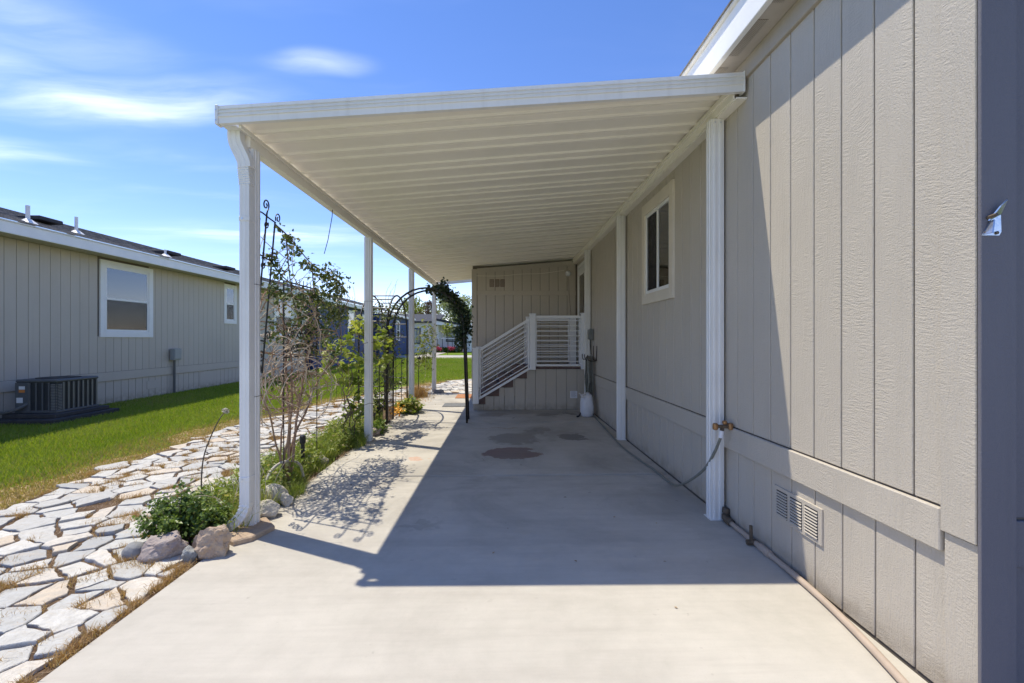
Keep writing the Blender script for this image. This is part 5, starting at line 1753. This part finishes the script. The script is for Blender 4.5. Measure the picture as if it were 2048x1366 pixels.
def wander(p, d, L, step, wob, pull=None, grav=0.0, box=None):
    out = [Vector(p)]; d = Vector(d).normalized()
    for k in range(int(L / step)):
        d = d + Vector((rv_.gauss(0, wob), rv_.gauss(0, wob), rv_.gauss(0, wob) - grav))
        if pull is not None:
            d = d + (Vector(pull) - out[-1]).normalized() * 0.12
        d.normalize()
        q = out[-1] + d * step
        if box:
            for ax in range(3):
                if q[ax] < box[ax][0]:
                    d[ax] = abs(d[ax])
                if q[ax] > box[ax][1]:
                    d[ax] = -abs(d[ax])
        out.append(q)
    return out


BOX = ((-2.15, -1.75), (3.85, 5.9), (0.05, 2.35))
main = MB(); tw = MB(); loops = MB(); nodes = []
for k in range(6):
    a = (-2.03 + rv_.uniform(-.035, .035), 4.36 + rv_.uniform(-.05, .05), -0.03)
    targ = [(-2.0, 4.1, 1.4), (-1.95, 4.5, 1.7), (-2.0, 5.0, 1.9), (-1.95, 5.4, 2.0), (-2.05, 4.0, 0.9), (-2.0, 4.7, 1.5), (-1.9, 5.2, 1.3), (-1.95, 4.2, 2.0), (-2.0, 3.9, 1.9)][k]
    p = wander(a, (rv_.uniform(-.3, .3), rv_.uniform(-.3, .3), 1), rv_.uniform(1.6, 2.3), 0.09, 0.10, targ, 0.0, BOX)
    main.tube(p, 0.015 if k < 4 else 0.009, 0.005, n=6)
    nodes += p[4:]
ns = [q for q in nodes if q.z > 0.75]
for k in range(72):
    s = rv_.choice(ns)
    ln = rv_.uniform(0.6, 1.6)
    p = wander(s, (rv_.uniform(-.3, .3), rv_.uniform(-1.0, 1.3), rv_.uniform(-.4, .6)), ln, 0.06, 0.20, None, 0.03, ((-2.15, -1.75), (3.85, 6.1), (0.75, 2.3)))
    (tw if k % 3 else loops).tube(p, rv_.uniform(0.004, 0.007), 0.0022, n=5, cap=False)
    if k % 2:
        nodes += p[len(p) // 2:]
# big drooping loops at the bottom left
for k in range(24):
    y0 = rv_.uniform(4.05, 4.7); z0 = rv_.uniform(0.85, 1.25); R = rv_.uniform(0.12, 0.34)
    a0 = rv_.uniform(0, 6.28); x0 = rv_.uniform(-2.15, -1.85); ph = rv_.uniform(-.4, .4)
    p = []
    for q in range(14):
        a = a0 + rv_.choice([1]) * q / 13 * rv_.uniform(3.0, 3.4)
        p.append((x0 + 0.10 * math.sin(a * 1.3 + ph), y0 + R * math.cos(a) * 0.9, z0 + R * math.sin(a) * (1.0 if math.sin(a) > 0 else 1.35)))
    loops.tube(smooth(p, 2), rv_.uniform(0.004, 0.007), 0.003, n=5, cap=False)
# thin streamers at the top right
for k in range(16):
    s = Vector((-1.9 + rv_.uniform(-.1, .1), rv_.uniform(4.7, 6.1), rv_.uniform(1.9, 2.25)))
    p = wander(s, (0, rv_.uniform(-.3, .6), -1), rv_.uniform(0.4, 1.0), 0.05, 0.10, None, 0.05)
    tw.tube(p, 0.0025, 0.0015, n=4, cap=False)
# leafy canes along the top
can = MB(); canodes = []
for cpts in ([(-1.90, 3.90, 2.36), (-1.88, 4.1, 2.30), (-1.87, 4.3, 2.22), (-1.88, 4.6, 2.14), (-1.88, 5.0, 2.10), (-1.90, 5.4, 2.06), (-1.92, 5.8, 1.98)],
             [(-1.90, 4.1, 2.28), (-1.92, 4.2, 2.0), (-1.95, 4.35, 1.75), (-1.95, 4.5, 1.6)],
             [(-1.92, 3.86, 2.1), (-1.93, 4.0, 1.98), (-1.92, 4.4, 1.86), (-1.92, 4.9, 1.80), (-1.95, 5.3, 1.72)],
             [(-1.88, 4.6, 2.14), (-1.92, 4.75, 1.9), (-1.95, 4.9, 1.7), (-2.0, 5.1, 1.5)],
             [(-1.9, 5.3, 2.08), (-1.93, 5.45, 1.85), (-1.96, 5.6, 1.6), (-1.96, 5.7, 1.3)]):
    p = smooth(cpts, 6)
    can.tube(p, 0.0065, 0.004, n=5); canodes += p
link('main_stems', main, 'bark_red', vine, smooth=True)
o = link('twigs', tw, 'bark_red', vine); stuff(o)
o = link('looping_stems', loops, 'bark_pale', vine); stuff(o)
link('top_canes', can, 'bark', vine)
# leaf clusters
CC = [(-1.89, 4.12, 2.27, 0.075), (-1.88, 4.28, 2.2, 0.05), (-1.88, 4.5, 2.13, 0.07), (-1.88, 4.62, 2.10, 0.07), (-1.87, 4.85, 2.04, 0.06), (-1.88, 5.05, 2.08, 0.13), (-1.88, 5.2, 2.02, 0.14), (-1.9, 5.35, 1.98, 0.10), (-1.92, 5.6, 2.0, 0.06),
      (-1.92, 3.90, 2.06, 0.07), (-1.92, 3.98, 1.98, 0.07), (-1.92, 3.92, 1.80, 0.075), (-1.92, 4.08, 1.78, 0.05), (-1.93, 4.5, 1.78, 0.10), (-1.93, 4.7, 1.80, 0.09), (-1.92, 4.9, 1.86, 0.10), (-1.92, 5.15, 1.72, 0.15), (-1.92, 5.35, 1.74, 0.15), (-1.94, 5.5, 1.66, 0.12),
      (-1.95, 4.55, 1.62, 0.13), (-1.95, 4.75, 1.55, 0.14), (-1.97, 5.0, 1.56, 0.14), (-1.98, 5.25, 1.50, 0.13), (-1.95, 3.95, 1.55, 0.05), (-1.95, 4.0, 1.42, 0.07), (-2.0, 4.6, 1.38, 0.10), (-2.0, 4.85, 1.32, 0.10), (-2.0, 5.2, 1.36, 0.10), (-2.0, 4.15, 1.02, 0.05), (-2.0, 5.5, 1.45, 0.08), (-1.96, 4.35, 1.5, 0.08), (-2.0, 5.5, 1.25, 0.05)]
Cs = []
for (x, y, z, r) in CC:
    m_ = int((1150 if z > 1.7 else 600) * r * r * 6) + 10
    Cs.append(np.stack([x + RNG.normal(0, r * .45, m_), y + RNG.normal(0, r * .62, m_), z + RNG.normal(0, r * .55, m_) - np.abs(RNG.normal(0, r * .2, m_))], 1))
nn = np.array([tuple(rv_.choice(canodes)) for _ in range(160)])
Cs.append(nn + RNG.normal(0, 0.025, nn.shape))
nn = np.array([tuple(q) for q in nodes]); nn = nn[nn[:, 2] > 1.2]; nn = nn[RNG.integers(0, len(nn), 150)]
Cs.append(nn + RNG.normal(0, 0.03, nn.shape))
C = np.concatenate(Cs)
o = link('foliage', leaves('foliage', C, RNG.uniform(0.018, 0.036, len(C)), elong=1.6, flat=0.1, droop=0.6), 'vine_leaf', vine); stuff(o)

# ------------------------------------------------------------------ grape vine on the second post: large single leaves
grape = thing('grape_vine', 'yellow-green grape vine with broad leaves climbing the second left post', 'vine', (-1.95, 6.3, 0))


def grape_leaf_mesh(k):
    r = random.Random(50 + k)
    out = [(0, 0, 0)]
    pr = [(0, -0.10), (0.22, -0.32), (0.50, -0.22), (0.42, 0.02), (0.55, 0.26), (0.30, 0.33), (0.0, 0.62), (-0.30, 0.33), (-0.55, 0.26), (-0.42, 0.02), (-0.50, -0.22), (-0.22, -0.32)]
    v = [(0, 0.05, 0.03)] + [(x * r.uniform(.9, 1.1), y * r.uniform(.9, 1.1), -0.16 * abs(x) + 0.07 * math.sin(5 * x + 3 * y + k) - 0.10 * y * y) for x, y in pr]
    f = [(0, i + 1, (i + 1) % len(pr) + 1) for i in range(len(pr))]
    me = bpy.data.meshes.new('leaf'); me.from_pydata(v, [], f)
    me.materials.append(MATS['grape_leaf'])
    me.polygons.foreach_set('use_smooth', [True] * len(f))
    return me


gl = [grape_leaf_mesh(k) for k in range(3)]
rg = random.Random(9)
stem = MB(); gn = []
for k in range(5):
    tgt = [(-1.95, 6.15, 1.5), (-1.95, 6.6, 1.35), (-2.2, 6.2, 1.35), (-1.85, 7.0, 1.5), (-2.05, 6.0, 1.0)][k]
    p = []
    for q in range(12):
        t = q / 11
        b = Vector((-2.06 + 0.03 * k, 6.12 + 0.02 * k, -0.03)).lerp(Vector(tgt), t)
        p.append(b + Vector((rg.uniform(-.05, .05), rg.uniform(-.05, .05), 0)) * (1 if q else 0))
    p = smooth(p, 3)
    stem.tube(p, 0.009, 0.003, n=6)
    gn += p[12:]
for k in range(22):
    s = rg.choice(gn)
    p = [s]
    d = Vector((rg.uniform(-.8, .8), rg.uniform(-.8, .8), rg.uniform(-.3, .6))).normalized()
    for q in range(6):
        d = (d + Vector((rg.gauss(0, .3), rg.gauss(0, .3), rg.gauss(0, .3) - .08))).normalized()
        p.append(p[-1] + d * 0.07)
    stem.tube(p, 0.005, 0.002, n=5, cap=False); gn += p[2:]
link('stems', stem, 'bark', grape)
cl = [(-2.18, 6.15, 1.22, 0.16), (-2.05, 6.3, 1.20, 0.18), (-1.98, 6.35, 1.0, 0.16), (-2.1, 6.2, 0.9, 0.14), (-1.85, 6.6, 1.3, 0.16), (-1.75, 6.9, 1.45, 0.12), (-1.95, 6.5, 1.5, 0.12), (-2.0, 6.35, 0.7, 0.13), (-2.02, 6.3, 0.45, 0.12), (-1.72, 6.9, 1.15, 0.10), (-1.95, 6.2, 1.65, 0.08), (-2.28, 6.1, 1.1, 0.12)]
for k in range(285):
    c = cl[rg.randrange(len(cl))] if k > 60 else cl[k % 6]
    q = Vector((c[0] + rg.gauss(0, c[3] * .6), c[1] + rg.gauss(0, c[3] * .8), c[2] + rg.gauss(0, c[3] * .8)))
    o = bpy.data.objects.new('leaf', gl[k % 3]); COL.objects.link(o); o.parent = grape
    o.location = q - grape.location
    s = rg.uniform(0.07, 0.125)
    o.scale = (s, s, s)
    o.rotation_euler = (rg.uniform(-1.1, 0.9), rg.uniform(-0.9, 0.9), rg.uniform(0, 6.28))

# ------------------------------------------------------------------ ivy on the arch
ivy = thing('arch_ivy', 'dark green ivy clump wrapped round the top right of the iron arch', 'ivy', (-0.75, 7.7, 1.6))
Cs = []; mbv = MB(); vp = []
for k in range(9, 19):
    a = math.pi - math.pi * k / 18
    xx, zz_ = ACX + AR * math.cos(a), zs + AR * 1.09 * math.sin(a)
    vp.append((xx, 7.7 + 0.10 * math.sin(k), zz_))
    m_ = 45 if k < 11 else 190
    rad = 0.045 if k < 11 else 0.085
    Cs.append(np.stack([xx + RNG.normal(0.01, rad * .65, m_), 7.72 + RNG.normal(0, 0.13, m_), zz_ + RNG.normal(0.0, rad * .75, m_)], 1))
for z in (1.5, 1.42, 1.34, 1.26):
    m_ = 130 if z > 1.35 else 60
    Cs.append(np.stack([-0.66 + RNG.normal(0, 0.06, m_), 7.72 + RNG.normal(0, 0.12, m_), z + RNG.normal(0, 0.05, m_)], 1))
Cs.append(np.stack([-0.95 + RNG.normal(0, 0.05, 40), 7.72 + RNG.normal(0, 0.1, 40), 2.30 + RNG.normal(0, 0.04, 40)], 1))
link('stem', MB().tube(vp + [(-0.58, 7.7, 1.3), (-0.56, 7.7, 0.5), (-0.545, 7.72, 0.0)], 0.009, n=6), 'bark', ivy)
C = np.concatenate(Cs)
o = link('foliage', leaves('foliage', C, RNG.uniform(0.035, 0.062, len(C)), elong=1.15, flat=0.1, droop=0.5), 'ivy_leaf', ivy); stuff(o)

# tangle on the second arch
tg = thing('arch_vine', 'brown twiggy vine with small leaves matted over the sideways arch', 'vine', (-1.9, 7.6, 0))
mbv = MB(); nodes2 = []
for k in range(46):
    p = wander((-1.9 + rv_.uniform(-.10, .10), 7.5 + rv_.uniform(-.1, .25), rv_.uniform(0.2, 1.5)), (rv_.uniform(-.3, .3), rv_.uniform(-.3, .3), 1), rv_.uniform(0.5, 1.1), 0.06, 0.22, None, 0.02, ((-2.15, -1.68), (7.3, 8.0), (0, 1.95)))
    mbv.tube(p, 0.005, 0.002, n=5, cap=False); nodes2 += p[4:]
for k in range(5):
    p = wander((-2.0 + rv_.uniform(-.05, .1), 8.1, 1.95), (rv_.uniform(-.3, .3), 0, 1), rv_.uniform(0.3, 0.62), 0.05, 0.2)
    mbv.tube(p, 0.004, 0.0015, n=4, cap=False)
link('stems', mbv, 'bark', tg)
nn = np.array([tuple(q) for q in nodes2])
nn = nn[RNG.integers(0, len(nn), 650)] + RNG.normal(0, 0.04, (650, 3))
o = link('foliage', leaves('foliage', nn, RNG.uniform(0.025, 0.055, 650), elong=1.4), 'vine_leaf', tg); stuff(o)

# vine on the fourth post
pv = thing('post_vine', 'pale straggling vine hanging on the farthest left carport post', 'vine', (-1.72, 11.85, 0))
mbv = MB(); nodes2 = []
for k in range(26):
    p = wander((-1.78 + rv_.uniform(-.15, .05), 11.8 + rv_.uniform(-.1, .1), rv_.uniform(1.0, 1.95)), (rv_.uniform(-.8, .1), rv_.uniform(-.3, .3), -0.5), rv_.uniform(0.4, 1.1), 0.07, 0.2, None, 0.05, ((-2.4, -1.6), (11.5, 12.1), (0.1, 2.0)))
    mbv.tube(p, 0.005, 0.002, n=4, cap=False); nodes2 += p[1:]
link('stems', mbv, 'bark_pale', pv)
nn = np.array([tuple(q) for q in nodes2]); nn = nn[RNG.integers(0, len(nn), 700)] + RNG.normal(0, 0.05, (700, 3))
o = link('foliage', leaves('foliage', nn, RNG.uniform(0.03, 0.06, 700), elong=1.5), 'tree_yellow', pv); stuff(o)

# ------------------------------------------------------------------ bed planting
def leafy_shrub(name, label, x, y, rx, ry, h, n, mat, leaf, seed=1, cat='shrub', z0=-0.03):
    r = random.Random(seed)
    t = thing(name, label, cat, (x, y, 0))
    mb = MB(); Cs = []
    for k in range(46):
        a = r.uniform(0, 6.283); q = math.sqrt(r.uniform(0, 1))
        tip = Vector((x + math.cos(a) * rx * q, y + math.sin(a) * ry * q, h * (1 - 0.55 * q * q) * r.uniform(0.65, 1.12)))
        base = Vector((x + math.cos(a) * rx * q * .35, y + math.sin(a) * ry * q * .35, z0))
        mid = base.lerp(tip, 0.5) + Vector((0, 0, 0.05 * h))
        pth = smooth([base, mid, tip], 4)
        mb.tube(pth, 0.004, 0.002, n=4, cap=False)
        m_ = n // 46
        tt = RNG.uniform(0.25, 1.05, m_)
        P_ = np.array([tuple(base.lerp(tip, float(v)) + Vector((0, 0, 0.05 * h * math.sin(3.14 * min(1, v))))) for v in tt])
        Cs.append(P_ + RNG.normal(0, 0.022, P_.shape))
    link('stems', mb, 'bark', t)
    C = np.concatenate(Cs); C[:, 2] = np.maximum(C[:, 2], 0.0)
    o = link('foliage', leaves('foliage', C, RNG.uniform(0.7, 1.3, len(C)) * leaf, elong=1.7, flat=0.5), mat, t); stuff(o)
    return t


leafy_shrub('leafy_shrub', 'low dense green leafy shrub left of the downspout behind the rocks', -2.19, 3.22, 0.30, 0.22, 0.33, 5200, 'shrub_leaf', 0.0185, 2)
leafy_shrub('leafy_plant', 'green and yellow leafy plant at the foot of the third left post', -1.72, 8.65, 0.26, 0.40, 0.26, 1500, 'weed_leaf', 0.045, 3, 'plant')
leafy_shrub('leafy_plant', 'small leafy plant spilling over the slab edge by the second left post', -1.86, 6.75, 0.18, 0.35, 0.18, 1000, 'shrub_leaf', 0.036, 4, 'plant')
C = np.stack([-1.83 + RNG.normal(0, 0.05, 60), 8.15 + RNG.normal(0, 0.10, 60), 0.13 + RNG.normal(0, 0.05, 60)], 1)
o = thing('yellow_flowers', 'small orange-yellow flowers at the foot of the arch bars', 'flowers', (-1.83, 8.15, 0))
link('petals', leaves('petals', C, np.full(60, 0.05), elong=1.0), 'flower_yellow', o)
link('stalks', MB().tube([(-1.83, 8.15, -.03), (-1.83, 8.15, 0.12)], 0.004, n=4), 'weed_leaf', o)

# tall weeds and grass in the bed
def weeds(n, y0, y1, hmean):
    Y = RNG.uniform(y0, y1, n)
    right = -1.90 + 0.10 * np.sin(Y * 5.0) * np.sin(Y * 1.7 + 1) + 0.04
    X = RNG.uniform(-2.42, right, n)
    cl_ = 0.5 + 0.5 * np.sin(X * 9 + 2 * np.sin(Y * 4)) * np.sin(Y * 6.3 + X * 3)
    k = RNG.uniform(0, 1, n) < 0.25 + 0.75 * cl_
    k &= RNG.uniform(-2.5, -2.2, n) < X
    X, Y, cl_ = X[k], Y[k], cl_[k]
    return X, Y, cl_


X, Y, c_ = weeds(24000, 3.35, 7.6, 0.2)
H = (0.06 + 0.22 * c_) * RNG.uniform(0.6, 1.35, len(X)) * np.where(X > -1.96, 0.55, 1.0)
var = np.clip(RNG.normal(0.42, 0.2, len(X)), 0.02, 0.98)
me = blades('bed_weeds', np.stack([X, Y, np.full(len(X), -0.03)], 1), H, RNG.uniform(0.004, 0.009, len(X)), RNG.uniform(0.15, 0.9, len(X)), var)
o = link('bed_weeds', me, 'weed_leaf'); stuff(o, 'tall green weeds and grass filling the narrow bed beside the slab', 'weeds')
Yc = RNG.uniform(3.4, 7.5, 420); Xc = RNG.uniform(-2.36, -1.92, 420); Hc = RNG.uniform(0.08, 0.30, 420)
Cs = []
for x, y, h in zip(Xc, Yc, Hc):
    m_ = 26
    Cs.append(np.stack([x + RNG.normal(0, .03, m_), y + RNG.normal(0, .03, m_), RNG.uniform(0.05, 1, m_) * h], 1))
C = np.concatenate(Cs)
o = link('bed_leaves', leaves('bed_leaves', C, RNG.uniform(0.012, 0.026, len(C)), np.clip(RNG.normal(0.5, 0.22, len(C)), 0, .98), elong=2.2, flat=0.4), 'weed_leaf'); stuff(o, 'small broad-leaved weeds among the grass of the narrow bed', 'weeds')
# weeds round the front post
n = 1500
X = RNG.normal(-1.98, 0.10, n); Y = RNG.normal(3.55, 0.20, n)
k = (X < -1.84) & (Y > 3.2); X, Y = X[k], Y[k]; n = len(X)
me = blades('post_weeds', np.stack([X, Y, np.full(n, -0.03)], 1), RNG.uniform(0.06, 0.30, n), RNG.uniform(0.003, 0.007, n), RNG.uniform(0.15, 1.0, n), np.clip(RNG.normal(0.62, 0.22, n), 0.02, 0.98))
o = link('post_weeds', me, 'weed_leaf'); stuff(o, 'thin half-dry grass growing round the foot of the front left post', 'weeds')
# dead mulch along the slab edge
n = 5200
Y = RNG.uniform(2.7, 8.5, n); X = -1.87 - np.abs(RNG.normal(0, 0.07, n)) + 0.03 * np.sin(Y * 6)
me = tri_blades('edge_litter', np.stack([X, Y, np.where(X > -1.88, 0.001, -0.025)], 1), RNG.uniform(0.005, 0.04, n), np.full(n, 0.004), RNG.uniform(0.8, 4, n), RNG.uniform(0, .98, n))
o = link('edge_litter', me, 'litter'); stuff(o, 'dead brown litter along the slab edge below the weeds', 'litter')
# ornamental dry clump by the fourth post
n = 900
X = RNG.normal(-1.98, 0.10, n); Y = RNG.normal(11.0, 0.15, n)
o = thing('dry_grass_clump', 'straw-coloured grass clump between the third and fourth left posts', 'grass clump', (-1.98, 11.0, 0))
link('blade_tuft', blades('blade_tuft', np.stack([X, Y, np.full(n, -0.03)], 1), RNG.uniform(0.1, 0.42, n), RNG.uniform(0.006, 0.012, n), RNG.uniform(0.1, 0.9, n), RNG.uniform(0, .98, n)), 'dry_grass', o)
n = 1600
X = RNG.normal(-2.0, 0.2, n); Y = RNG.normal(10.6, 0.5, n)
me = blades('straw_mulch', np.stack([X, Y, np.full(n, -0.03)], 1), RNG.uniform(0.02, 0.10, n), RNG.uniform(0.006, 0.010, n), RNG.uniform(0.5, 1.8, n), RNG.uniform(0, .98, n))
o = link('straw_mulch', me, 'dry_grass'); stuff(o, 'flattened straw on the bed near the fourth left post', 'straw')


# ------------------------------------------------------------------ rocks
from mathutils import noise as mnoise


def rock(name, label, x, y, w, d, h, mat, seed, rough=0.22, z=-0.03, rot=0.0, facets=True, tilt=0.0):
    import bmesh
    bm = bmesh.new()
    bmesh.ops.create_icosphere(bm, subdivisions=4, radius=1.0)
    r = random.Random(seed)
    cuts = []
    if facets:
        for _ in range(15):
            v = Vector((r.gauss(0, 1), r.gauss(0, 1), r.gauss(0, .7))).normalized()
            cuts.append((v, r.uniform(0.55, 0.86)))
    off = Vector((seed * 3.1, seed * 1.7, 0))
    for v in bm.verts:
        p = v.co.copy()
        for (c, dd) in cuts:
            t = p.dot(c)
            if t > dd:
                p -= c * (t - dd) * 0.92
        nz = mnoise.fractal(p * 1.6 + off, 0.9, 2.0, 4) * rough * 0.8 + mnoise.fractal(p * 4.5 + off, 0.8, 2.0, 4) * rough * (0.45 if facets else 0.1)
        p *= (1 + nz)
        p.z = max(p.z, -0.75)
        ca, sa = math.cos(rot), math.sin(rot)
        X_, Y_, Z_ = p.x * w / 2, p.y * d / 2, (p.z + 0.75) / 1.6 * h
        v.co = Vector((x + X_ * ca - Y_ * sa, y + X_ * sa + Y_ * ca, z + Z_ + tilt * X_))
    me = bpy.data.meshes.new(name); bm.to_mesh(me); bm.free()
    o = link(name, me, mat, smooth=not facets)
    tag(o, label, 'rock', 'rocks edging the planting bed')
    return o


rock('edging_rock', 'large beige craggy rock beside the flat stone at the post foot', -1.845, 2.99, 0.235, 0.20, 0.195, 'rock_beige', 3, 0.25, rot=0.5)
rock('edging_rock', 'wide purple-grey rock in front of the leafy shrub', -2.14, 2.99, 0.33, 0.20, 0.17, 'rock_purple', 5, 0.2, rot=0.1)
rock('edging_rock', 'smooth round grey cobble at the left end of the rock row', -2.36, 3.0, 0.13, 0.12, 0.10, 'rock_grey', 6, 0.06, facets=False)
rock('edging_rock', 'small speckled rock between the purple and the beige rocks', -1.965, 2.93, 0.12, 0.10, 0.115, 'rock_speckled', 8, 0.15)
rock('edging_rock', 'small tan stone tucked behind the speckled rock', -1.98, 3.06, 0.10, 0.09, 0.15, 'rock_beige', 9, 0.18)
rock('edging_rock', 'smooth rounded white boulder in the weeds right of the front post', -1.93, 3.92, 0.25, 0.19, 0.17, 'rock_white', 11, 0.07, facets=False)
rock('edging_rock', 'flat angular white rock on the slab edge right of the front post', -1.815, 3.60, 0.25, 0.20, 0.13, 'rock_white', 12, 0.16, z=-0.01, rot=0.6)
rock('edging_rock', 'small white rock just beyond the flat angular one', -1.79, 3.86, 0.14, 0.11, 0.11, 'rock_white', 14, 0.2, z=-0.01)
rock('edging_rock', 'pale rock lying among the weeds halfway along the bed', -2.0, 5.1, 0.30, 0.14, 0.12, 'rock_white', 15, 0.2, rot=0.9)
rock('edging_rock', 'pinkish rock at the foot of the second left post', -1.83, 6.6, 0.26, 0.20, 0.12, 'rock_purple', 16, 0.2, z=-0.01)
rock('edging_rock', 'small white stone resting on the slab past the second left post', -1.74, 6.95, 0.12, 0.10, 0.09, 'rock_white', 17, 0.18, z=-0.01)
rock('edging_rock', 'dark flat rock at the foot of the farthest left post', -1.60, 11.75, 0.35, 0.2, 0.10, 'rock_grey', 18, 0.18, z=-0.01)
# flat stepping slab at the post foot
mb = MB(); q = [(-1.965, 3.22), (-1.79, 3.10), (-1.70, 3.17), (-1.64, 3.36), (-1.78, 3.52), (-1.94, 3.45)]
for s, z in ((1.0, -0.03), (1.0, 0.028), (0.95, 0.036)):
    cx_, cy_ = -1.80, 3.31
    mb.v += [(cx_ + (a - cx_) * s, cy_ + (b - cy_) * s, z + 0.0 * a) for a, b in q]
n = len(q)
for r_ in range(2):
    for k in range(n):
        mb.f.append((r_ * n + k, r_ * n + (k + 1) % n, (r_ + 1) * n + (k + 1) % n, (r_ + 1) * n + k))
mb.f.append(tuple(2 * n + k for k in range(n)))
o = link('flat_stone', mb, 'rock_beige'); tag(o, 'flat layered stone under the foot of the front left post', 'stone')

# ------------------------------------------------------------------ small garden things
pl_ = thing('path_light', 'short black path light stake standing in the weeds', 'path light', (-2.03, 4.75, 0))
link('stake', MB().tube([(-2.03, 4.75, -0.03), (-2.035, 4.75, 0.34)], 0.019, n=8), 'plastic_black', pl_)
link('head', MB().lathe((-2.035, 4.75, 0.31), [(0.024, 0), (0.030, 0.01), (0.030, 0.075), (0.022, 0.085)], 12), 'plastic_black', pl_)
o = link('bent_pipe', MB().tube(smooth([(-2.05, 4.0, -0.03), (-2.05, 4.05, 0.14), (-2.03, 4.15, 0.235), (-1.99, 4.32, 0.245), (-1.95, 4.48, 0.17), (-1.93, 4.54, 0.0)], 5), 0.013, n=8), 'rock_white', smooth=True); tag(o, 'pale bent plastic pipe arching over the weeds behind the front post', 'pipe')
for k, (x, y, lab) in enumerate(((-2.45, 4.55, 'black planter pot'), )):
    pass
for (x, y, s, lab) in ((-2.05, 7.05, 0.13, 'black plastic planter pot behind the second left post'), (-2.10, 7.75, 0.13, 'black planter pot under the near side of the sideways arch')):
    o = thing('planter_pot', lab, 'pot', (x, y, 0))
    link('pot', MB().lathe((x, y, -0.03), [(s * 0.8, 0), (s, 0.24), (s * 1.08, 0.245), (s * 1.08, 0.28), (s * 0.95, 0.28), (s * 0.9, 0.22)], 16), 'plastic_black', o)
    C = np.stack([x + RNG.normal(0, s * .5, 160), y + RNG.normal(0, s * .5, 160), 0.24 + np.abs(RNG.normal(0, 0.10, 160))], 1)
    f = link('foliage', leaves('foliage', C, RNG.uniform(0.03, 0.06, 160), elong=1.4), 'weed_leaf', o); stuff(f)
ws = thing('wire_flower', 'thin dark stalk with a pale dried flower head left of the front post', 'dried flower', (-2.35, 3.75, 0))
link('stalk', MB().tube(smooth([(-2.33, 3.62, -0.03), (-2.345, 3.64, 0.3), (-2.33, 3.66, 0.5), (-2.26, 3.70, 0.72), (-2.215, 3.72, 0.80)], 5), 0.006, 0.004, n=5), 'bark', ws)
C = np.array([(-2.205, 3.72, 0.81)]) + RNG.normal(0, 0.010, (40, 3))
link('flower_head', leaves('flower_head', C, np.full(40, 0.014), elong=2), 'straw_seed', ws)
mb = MB()
for k in range(16):
    s = Vector((-2.0 + rv_.uniform(-.2, .1), 3.55 + rv_.uniform(-.15, .25), -0.02))
    p = wander(s, (rv_.uniform(-.9, .2), rv_.uniform(-.5, .4), 1.0), rv_.uniform(0.3, 0.6), 0.05, 0.10, None, 0.05)
    mb.tube(p, 0.003, 0.0015, n=4, cap=False)
o = link('dead_stalks', mb, 'bark_pale'); stuff(o, 'dead pale stalks leaning round the foot of the front left post', 'stalks')

# a few fallen leaves blown onto the slab
n = 70
X = np.concatenate([-1.85 + np.abs(RNG.normal(0, 0.25, 50)), RNG.uniform(-1.6, 1.5, 20)]); Y = np.concatenate([RNG.uniform(3.6, 9.0, 50), RNG.uniform(2.0, 8.5, 20)])
o = link('fallen_leaves', leaves('fallen_leaves', np.stack([X, Y, np.full(n, 0.004)], 1), RNG.uniform(0.008, 0.020, n), elong=1.8, flat=6.0), 'litter'); stuff(o, 'small dry fallen leaves scattered on the concrete slab', 'leaves')
